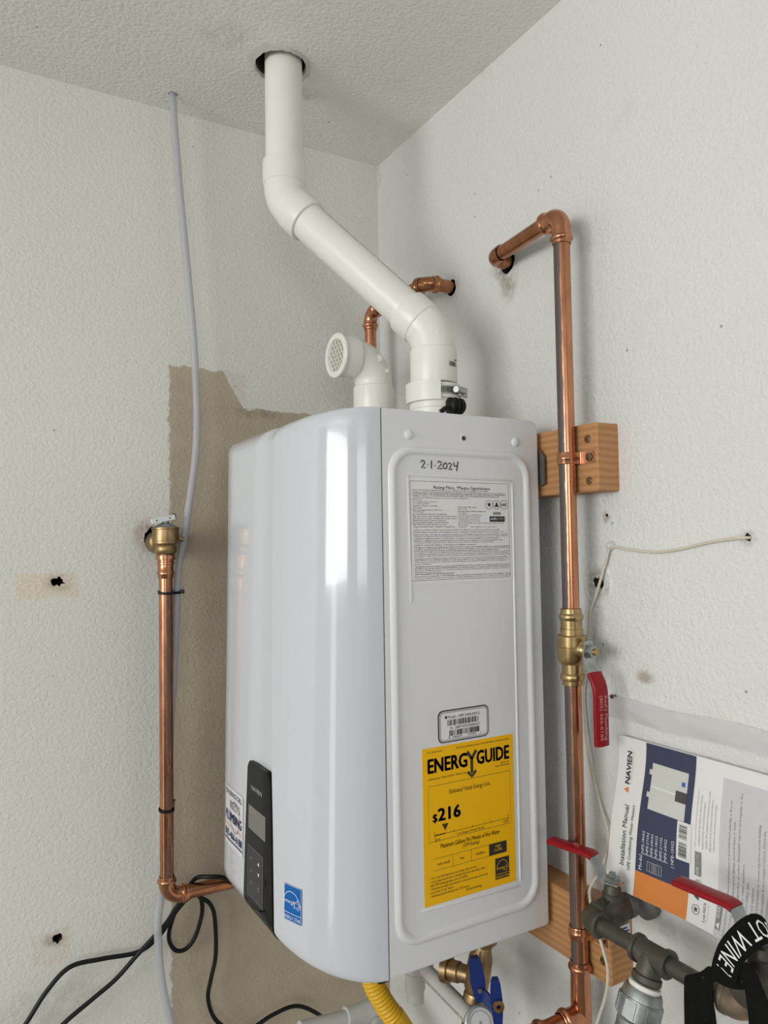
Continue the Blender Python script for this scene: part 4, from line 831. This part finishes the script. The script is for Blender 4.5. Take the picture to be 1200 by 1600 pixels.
vt('ink', 'NAVIEN', .6480, .2180, .0075, .0395, .06, 2); vt('ink_pale', 'The Leader in Condensing Technology', .6510, .2180, .0020, .0400)
pr.poly('orange', [page and (.6405, .2110), (.6480, .2080), (.6480, .2150)]); vt('ink', 'Installation Manual', .6530, .1240, .0075, .0700, .005, 2); vt('ink', 'NPE Condensing Water Heaters', .6625, .1210, .0050, .0760, 0, 2)
for i, s_ in enumerate(('NPE-180A2', 'NPE-210A2', 'NPE-240A2', 'NPE-180S2', 'NPE-210S2', 'NPE-240S2')): vt('estar_white', s_, .6815+.0063*i, .1480, .0036, .0250, .012)
vt('estar_white', 'Model', .6795, .1275, .0048, .0170, .05); vt('estar_white', '| NPE-150S2', .7225, .1440, .0038, .0300, .01); pr.rect('estar_white', .6780, .1465, .7150, .1470, 6)
for i in range(4): pr.frame('ink_pale', .6870+.0035*i, .1290, .6960+.0035*i, .1400, .0007)
# printed picture of the heater
pr.rectg('photo_grey', .6815, .1990, .7340, .2520, 6, 6)
for q in (.212, .238): pr.rect('photo_grey', .6775, q, .6815, q+.006)
pr2 = Print(page(.0024)); pr2.rectg('ink', .7190, .2180, .7345, .2300, 3, 3); pr2.rect('estar_blue', .7260, .2360, .7310, .2410); pr2.rect('estar_white', .6830, .2245, .7190, .2260, 6); pr2.build(man, cov)
# barcode slip
pr.rectg('sticker', .7255, .1560, .7445, .1985, 4, 8)
pr3 = Print(page(.0025)); pr3.bars('ink', .7285, .1590, .7390, .1770, 21, 34, True); pr3.bars('ink', .7285, .1800, .7390, .1960, 22, 34, True); pr3.build(man, cov)
# white strip with marks and small print
pr.stroke('ink', [(.7535+.0048*math.cos(a*math.pi/8), .1105+.0048*math.sin(a*math.pi/8)) for a in range(16)], .0005, True); pr.star('ink', .7535, .1105, .0034, None, -math.pi/2)
pr.poly('ink', [(.7495, .1235), (.7560, .1205), (.7560, .1275)]); pr.stroke('ink', [(.7545+.0048*math.cos(a*math.pi/8), .1370+.0048*math.sin(a*math.pi/8)) for a in range(16)], .0005, True); vt('ink', 'NSF', .7562, .1332, .0034, .0075, .03)
pr.rectg('seam_ink_grey', .7495, .1460, .7575, .1720, 3, 4); vt('ink', 'Low NOX', .7665, .1020, .0040, .0195); vt('ink_pale', 'SCAQMD Rule 1146.2', .7700, .1020, .0018, .0195); pr.rect('seam_ink_grey', .7640, .1275, .7710, .1355)
for i, s_ in enumerate(('Please read and follow this manual completely when', 'installing. Keep this manual for future reference.', 'Installation and service must be performed by a qualified', 'installer. The equipment of this manual may contain', 'information about servicing procedures; failure to', 'follow them could result in personal injury.')): vt('ink_pale' if i == 0 else 'seam_ink_grey', s_, .7505+.0047*i, .1770+.002*(i % 2), .0022, .062-.006*(i % 3))
pr.rectg('seam_ink_grey', .7800, .1020, .7865, .1390, 2, 6)
pr4 = Print(page(.0026))
def vt4(ink, body, u, v, h, length, bold=0.):
    vs, fs, wd = text2d(body, 0., 1); pr4.lettered.add(ink)
    if vs: pr4.ink(ink).add([page(.0027)(u-y*h, v+x*length/wd) for x, y in vs], fs)
vt4('white_print', 'WARNING', .7850, .1130, .0044, .0245, .03); pr4.poly('white_print', [(.7810, .1065), (.7855, .1030), (.7855, .1100)]); vt4('white_print', 'AHRI', .7555, .1475, .0042, .0085, .03); vt4('ink_pale', 'CERTIFIED', .7550, .1580, .0030, .0125)
pr4.build(man, cov)
for i, (s_, ln, bo) in enumerate((('If the information in these instructions is not followed exactly, a fire or', .140, 0), ('explosion may result causing property damage, personal injury or death.', .120, 0), ('Do not store or use gasoline or other flammable vapors and liquids in the', .150, .02), ('vicinity of this or any other appliance.', .080, .02), ('WHAT TO DO IF YOU SMELL GAS', .062, .02), ('• Do not try to light any appliance.', .060, 0), ('• Do not touch any electrical switch; do not use any phone in your building.', .125, 0), ('• Immediately call your gas supplier from a neighbor’s phone. Follow the', .120, 0), ('  gas supplier’s instructions.', .055, 0), ('• If you cannot reach your gas supplier, call the fire department.', .105, 0), ('Installation and service must be performed by a qualified installer, service agency or', .150, .02), ('gas supplier.', .030, .02), ('The installation must conform with local codes', .085, .02), ('or, in the absence of local codes, the National Fuel Gas Code', .130, 0), ('Save these instructions for the owner', .11, 0))):
    vt('seam_ink_grey', s_, .7925+.0058*i, .0985, .0030, ln, bo)
pr.build(man, cov)

# ------------------------------------------------------------------ iron gas line with two cocks
GX, GZ = -.102, .0775
def beaded(mb, p, d, r, L=.006): mb.lathe(p, d, [(-.0006, r*.86), (0, r*.98), (.001, r), (L-.001, r), (L, r*.94), (L+.001, r*.86)], 22)
gas = thing('gas_pipe', 'weathered black iron gas pipe with tee along the right wall below the manual', 'pipe', (GX, -.75, GZ))
ev = V((GX, -.655, GZ)); mb = MB(); mb.sweep(arc_path(ev, (-1, 0, 0), (0, -1, 0), .020, .014, 10), .0128, 22); beaded(mb, ev+V((.016, 0, 0)), (1, 0, 0), .0150); beaded(mb, ev+V((0, -.016, 0)), (0, -1, 0), .0152); mb.build('elbow', 'iron', gas)
MB().cyl((GX, -.668, GZ), (GX, -.733, GZ), .0090).build('nipple', 'iron', gas)
tv = V((GX, -.7510, GZ)); td = V((-.36, .05, -.93)).normalized()
mb = MB(); mb.cyl(tv+V((0, .021, 0)), tv-V((0, .021, 0)), .0128, 22); beaded(mb, tv+V((0, .017, 0)), (0, 1, 0), .0150); beaded(mb, tv-V((0, .017, 0)), (0, -1, 0), .0150); mb.cyl(tv, tv+td*.024, .0132, 22); beaded(mb, tv+td*.020, td, .0158, .007); mb.build('tee', 'iron', gas)
MB().cyl((GX, -.768, GZ), (GX, -.845, GZ), .0092).build('nipple', 'iron', gas)
e2 = V((GX, -.8620, GZ+.002)); mb = MB(); mb.sweep(arc_path(e2, (0, -1, 0), (.25, -.1, 1), .024, .016, 10), .0150, 22); beaded(mb, e2+V((0, .018, 0)), (0, 1, 0), .0160); beaded(mb, e2+V((.25, -.1, 1)).normalized()*.020, (.25, -.1, 1), .0172); mb.build('elbow', P('rusty_iron', (.20, .165, .125), .55, .6, var=(50, (.30, .20, .13), .45, .7), bump=(80, .4, .001)), gas)
MB().lathe((.01, -.6600, .0735), (-1, 0, 0), [(0, .0150), (.012, .0150), (.014, .0185), (.022, .0185), (.024, .0150), (.030, .0095), (.05, .0090)], 24).build('wall_coupling', 'iron', gas)
# galvanised union under the tee
gu = thing('pipe_union', 'galvanised steel union hanging below the iron tee', 'pipe fitting', tv+td*.03)
p = tv+td*.0285; MB().lathe(p, td, [(0, .0145), (.0008, .0165), (.0035, .0168), (.006, .0160)], 22).build('sealing_tape', 'sealant', gu)
MB().lathe(p+td*.005, td, [(0, .0150), (.001, .0190), (.004, .0205), (.010, .0215), (.0105, .0225), (.030, .0225), (.0315, .0205), (.034, .0190), (.036, .0195), (.05, .0195), (.055, .016), (.12, .012)], 24).build('body', 'galv', gu)
mb = MB(); _, a_, b_ = perp(td)
for i in range(6):
    an = i*math.pi/3+.3; d_ = a_*math.cos(an)+b_*math.sin(an); s_ = -a_*math.sin(an)+b_*math.cos(an); mb.obox(p+td*.0255+d_*.0215, s_*.0062, td*.0085, d_*.0016)
mb.build('wrench_flats', 'galv', gu, ang=20)
def cock(name, lab, p, body_dir, lever_dir, ext):
    """quarter-turn gas cock: body along body_dir at p, stem up, cranked lever with red grip"""
    t = thing('gas_valve', lab, 'valve', p, 'iron gas cocks with red levers'); p = V(p); bd = V(body_dir).normalized(); ld = V(lever_dir).normalized()
    mb = MB(); mb.lathe(p-bd*.030, bd, [(0, .0115), (.001, .0148), (.009, .0150), (.010, .0130), (.014, .0142), (.022, .0178), (.030, .0188), (.038, .0178), (.046, .0142), (.050, .0130), (.051, .0150), (.059, .0148), (.060, .0115)], 20); mb.lathe(p, (0, 0, 1), [(.010, .0135), (.021, .0125), (.022, .0110), (.027, .0100), (.031, .0090)], 16); mb.obox(p+V((0, 0, .012)), bd*.020, V((0, 0, .004)), bd.cross(V((0, 0, 1)))*.006); mb.build('body', 'iron', t)
    s = p+V((0, 0, .034)); MB().lathe(s, (0, 0, 1), [(0, .0090), (.006, .0090), (.0065, .0045), (.011, .0040), (.0115, .003)], 6).build('nut', 'galv', t)
    wd = ld.cross(V((0, 0, 1))).normalized()
    mb = MB(); strip(mb, [s-ld*.011, s+ld*.001+V((0, 0, -.0002)), s+ld*.010, s+ld*.014+V((0, 0, .002)), s+ld*.0215+V((0, 0, .0165)), s+ld*.0245+V((0, 0, .0225)), s+ld*.034+V((0, 0, .0245))], [.008, .0098, .0085, .0085, .0090, .0090, .0090], .0026, wd); mb.build('lever', 'steel', t)
    gr = grip([s+ld*.0245+V((0, 0, .0225)), s+ld*.030+V((0, 0, .0245)), s+ld*.040+V((0, 0, .0248)), s+ld*(.055+ext)+V((0, 0, .0246)), s+ld*(.083+ext)+V((0, 0, .0244)), s+ld*(.087+ext)+V((0, 0, .0244))], .0105, .0038, wd).build('red_grip', 'red', t); return t
cock('gas_valve', 'iron gas valve at the wall coupling, red lever crossing the copper riser', (-.062, -.6575, .0775), (1, 0, 0), (-.2, 1, 0), .003)
cock('gas_valve', 'iron gas valve at the right edge, red lever below the manual', (-.0990, -.8780, .1125), (.25, -.1, 1) if False else (1, -.1, .1), (-.05, 1, 0), .003)
# black lanyard over the right-hand gas valve
lan = thing('lanyard', 'black cloth strap with white lettering draped over the right gas valve', 'strap', (-.13, -.85, .05))
def ribbon(pts, half, wdirs, th=.0016, n=6):
    P_ = spline(pts, n); W_ = spline(wdirs, n); rows = []
    H_ = [half[0]+(half[1]-half[0])*i/(len(P_)-1) for i in range(len(P_))]
    for p_, w_, h_ in zip(P_, W_, H_): w_ = V(w_).normalized(); rows.append([p_+w_*h_*q for q in (-1, -.5, 0, .5, 1)])
    return rows
rb = ribbon([(-.100, -.894, .150), (-.104, -.893, .163), (-.114, -.889, .168), (-.124, -.8840, .1640), (-.129, -.8750, .1520), (-.131, -.8670, .1385), (-.131, -.8620, .1255), (-.130, -.8590, .1165)], (.0130, .0140), [(-.2, -.7, -.5), (-.25, -.75, -.5), (-.25, -.75, -.55), (-.2, -.8, -.55), (-.2, -.8, -.5), (-.15, -.85, -.4), (-.1, -.95, -.25), (-.1, -1, -.1)])
MB().sheet(rb, (.0012, .0004, .0006)).build('band', 'black_cloth', lan, ang=80)
bandp = bpy.data.objects['band.002'] if 'band.002' in bpy.data.objects else None
nr = len(rb)
def onband(u, v):       # u 0..1 along the band from its top, v 0..1 across (0 = lower-right edge)
    f = u*(nr-1); i = min(int(f), nr-2); k = f-i; g_ = max(0, min(3.999, v*4)); j = int(g_); q = g_-j
    a = rb[i][j]+(rb[i][j+1]-rb[i][j])*q; b = rb[i+1][j]+(rb[i+1][j+1]-rb[i+1][j])*q; p_ = a+(b-a)*k
    n_ = (rb[i+1][j]-rb[i][j]).cross(rb[i][j+1]-rb[i][j]).normalized()
    return p_+(n_ if n_.dot(V((-.6, -.75, .25))) > 0 else -n_)*.0008
pr = Print(onband); vs, fs, wd = text2d('GOT WINE ?', 0., 2); pr.lettered.add('white_print'); pr.ink('white_print').add([onband(.12+.80*x/wd, .20+.66*y) for x, y in vs], fs); pr.build(lan, None)
for pts, hf, wds in (([(-.128, -.8520, .1130), (-.125, -.8400, .1080), (-.121, -.8280, .1030), (-.121, -.8180, .0930), (-.121, -.8160, .0800), (-.121, -.8155, .0457), (-.121, -.815, -.03)], (.0070, .0105), [(-.1, -.3, 1), (-.1, -.3, 1), (-.1, -.7, .8), (0, -1, .3), (0, -1, 0), (0, -1, 0), (0, -1, 0)]),
                     ([(-.127, -.8500, .1100), (-.125, -.8410, .1050), (-.124, -.8340, .0960), (-.124, -.8340, .081), (-.124, -.8365, .0575), (-.124, -.842, -.03)], (.0075, .0085), [(-.1, -.5, 1), (-.1, -.8, .7), (0, -1, .2), (0, -1, 0), (0, -1, 0), (0, -1, 0)]),
                     ([(-.130, -.8700, .1300), (-.133, -.8830, .1330), (-.135, -.8930, .1230), (-.136, -.8980, .1080), (-.137, -.9010, .080), (-.138, -.903, -.03)], (.0100, .0125), [(-.1, -.5, 1), (-.1, -1, .7), (-.1, -1, .25), (0, -1, .1), (0, -1, 0), (0, -1, 0)]),
                     ([(-.127, -.8420, .1100), (-.129, -.8550, .1130), (-.130, -.8680, .1180), (-.130, -.8800, .1260)], (.0050, .0110), [(0, .2, 1), (0, .2, 1), (0, .2, 1), (0, .3, 1)])):
    MB().sheet(ribbon(pts, hf, wds), (.0014, 0, 0)).build('tail', 'black_cloth', lan, ang=80)
# ------------------------------------------------------------------ below the heater
hose = thing('gas_hose', 'yellow corrugated gas hose below the heater front', 'hose', (-.25, -.39, -.08))
hp = spline([(-.266, -.384, .004), (-.258, -.387, -.045), (-.25, -.391, -.0815), (-.236, -.398, -.112), (-.22, -.404, -.1370), (-.20, -.41, -.17), (-.17, -.41, -.21)], 36); hp = resample(hp, .0009); kk = int(len(hp)*.60)
MB().sweep(hp[:kk], [.0140+.0012*math.sin(2*math.pi*i*.0009/.0056) for i in range(kk)], 22).build('corrugated_section', 'yellow_hose', hose, ang=70)
sm = MB().sweep(hp[kk-1:], .0158, 22).build('sleeve', 'yellow_hose', hose)
hb = hp[kk+4]; ht = (hp[kk+30]-hb).normalized(); hx = ht.cross(V((-.5, -.85, .1))).normalized(); hn = hx.cross(ht).normalized()
if hn.dot(V((-.5, -.85, 0))) < 0: hn = -hn
pr = Print(lambda u, v: hb+ht*u+(hn*math.cos(v/.0158)+hx*math.sin(v/.0158))*.0163)
for i, s_ in enumerate(('ANSI Z21.24 CSA 6.10', 'GAS CONNECTOR 48 IN', 'MAX 1/2 PSI')): pr.text('ink', s_, 0, -.008+.0055*i, .0032, .045)
pr.build(hose, sm)
cd_ = thing('condensate_pipe', 'white plastic condensate pipe and elbow under the heater', 'pipe', (-.15, -.347, -.11))
cv = V((-.15, -.3440, -.1060)); mb = MB(); mb.sweep(arc_path(cv+V((0, .004, .004)), (0, 1, 0), (0, 0, -1), .022, .016, 10), .0140, 22); mb.lathe(cv+V((0, .004, -.014)), (0, 0, -1), [(0, .0150), (.004, .0152), (.024, .0152), (.025, .0138)], 22, cap=False); mb.lathe(cv+V((0, -.006, .004)), (0, -1, 0), [(0, .0150), (.004, .0152), (.018, .0152), (.019, .0110)], 22, cap=False); mb.build('elbow', 'pvc_shaded', cd_)
MB().cyl(cv+V((0, .004, -.030)), cv+V((0, .004, -.058)), .0128).build('end_cap', 'pvc_shaded', cd_)
cp = MB().cyl(cv+V((0, -.012, .002)), cv+V((.001, -.136, -.0075)), .0115).build('pipe', 'pvc_shaded', cd_)
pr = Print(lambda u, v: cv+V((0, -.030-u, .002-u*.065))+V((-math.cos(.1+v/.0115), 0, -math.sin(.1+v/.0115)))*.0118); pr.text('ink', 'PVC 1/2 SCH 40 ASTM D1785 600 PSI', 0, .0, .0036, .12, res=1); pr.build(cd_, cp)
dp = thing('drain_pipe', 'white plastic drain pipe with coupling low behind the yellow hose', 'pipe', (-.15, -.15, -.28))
MB().cyl((-.26, -.155, -.268), (-.155, -.15, -.282), .0120).build('pipe', 'pvc_shaded', dp); mb = MB(); mb.lathe((-.175, -.151, -.279), (1, .05, -.13), [(0, .013), (.001, .0165), (.030, .0165), (.034, .0185), (.060, .0185), (.061, .014)], 22); mb.build('coupling', 'pvc_shaded', dp)
mb = MB(); mb.lathe((-.118, -.170, -.300), (-.4, -.85, -.2), [(0, .0165), (.02, .0165), (.024, .019), (.05, .019)], 22); mb.build('tee', 'pvc_shaded', dp)
# brass isolation valve with blue handles
iv = thing('isolation_valve', 'brass service valve with blue handles under the heater', 'valve', (-.118, -.456, -.03))
A0 = V((-.120, -.4735, -.022)); ad = (V((-.136, -.462, -.130))-A0).normalized()
MB().lathe(A0-ad*.030, ad, [(0, .0165), (.010, .0185), (.032, .0185), (.0335, .0125), (.045, .0120)], 8).build('union_nut', 'brass_dull', iv, ang=20)
mb = MB(); mb.lathe(A0+ad*.008, ad, [(0, .0120), (.008, .0140), (.018, .0165), (.040, .0172), (.058, .0165), (.064, .0140), (.068, .0155), (.098, .0155), (.099, .012), (.14, .0111)], 24); cdv = V((-.48, .87, -.05)).normalized(); cb = A0+ad*.052; mb.lathe(cb, cdv, [(0, .0118), (.030, .0118), (.031, .0128)], 20); mb.build('body', 'brass_dull', iv)
mb = MB(); mb.lathe(cb+cdv*.026, cdv, [(0, .0120), (.002, .0138), (.016, .0138), (.0165, .0178), (.026, .0180), (.027, .015), (.024, .008)], 18); mb.build('drain_cap', 'brass_dull', iv)
def blue(c, d, L, w, nrm, th=.006):
    c = V(c); d = V(d).normalized(); nrm = V(nrm).normalized(); s = d.cross(nrm).normalized(); mb = MB(); pr_ = [(-L, .55), (-L*.85, .9), (-L*.35, 1.1), (0, 1.2), (L*.35, 1.05), (L*.85, .8), (L, .6)]; loop = [c+d*t+s*w*q for t, q in pr_]+[c+d*t-s*w*q for t, q in reversed(pr_)]; mb.prism(loop, nrm*th); return mb
n1_ = V((-.5, -.86, 0)).normalized()
h1 = blue((-.148, -.4940, -.0540), (.05, -.16, -1), .027, .0085, n1_, .009).build('handle', 'blue', iv, ang=20); MB().lathe(V((-.148, -.4985, -.0650))+n1_*.009, n1_, [(0, .0034), (.002, .003)], 10).build('handle_screw', 'steel', iv, h1)
h2 = blue((-.148, -.5350, -.0660), (0, -.06, -1), .031, .0064, n1_, .010).build('handle', 'blue', iv, ang=20); MB().lathe(V((-.148, -.5375, -.0640))+n1_*.010, n1_, [(0, .0076), (.003, .0074), (.0035, .003), (.0015, .0025)], 10, cap=False).build('handle_nut', 'brass', iv, h2)
MB().obox((-.146, -.5160, -.0750), V((.002, -.020, -.006)), n1_*.004, V((0, -.002, .009))).build('handle_bar', 'blue', iv, ang=20)
pg = thing('pressure_gauge', 'round pressure gauge facing out at the bottom below the blue-handled valve', 'gauge', (-.152, -.497, -.13))
gd = V((-.35, -.75, .45)).normalized(); gc = V((-.150, -.5040, -.1085))
MB().lathe(gc, gd, [(-.014, .019), (-.002, .0215), (0, .0215), (.0012, .0195), (.0012, .0172), (-.002, .0170)], 32, cap=False).build('bezel', 'galv', pg); MB().lathe(gc-gd*.003, gd, [(0, .0172), (.001, .0172)], 32).build('dial', 'gauge_face', pg); MB().lathe(gc, gd, [(0, .0170), (.0004, .0170)], 32).build('lens', 'glass', pg)
_, gu_, gw_ = perp(gd); pr = Print(lambda u, v: gc-gd*.0017+gu_*u+gw_*v); pr.circle('ink', 0, 0, .0135, .0012, 28); pr.stroke('ink', [(0, 0), (.009, .007)], .0012); pr.circle('ink', 0, 0, .002); pr.build(pg, None)
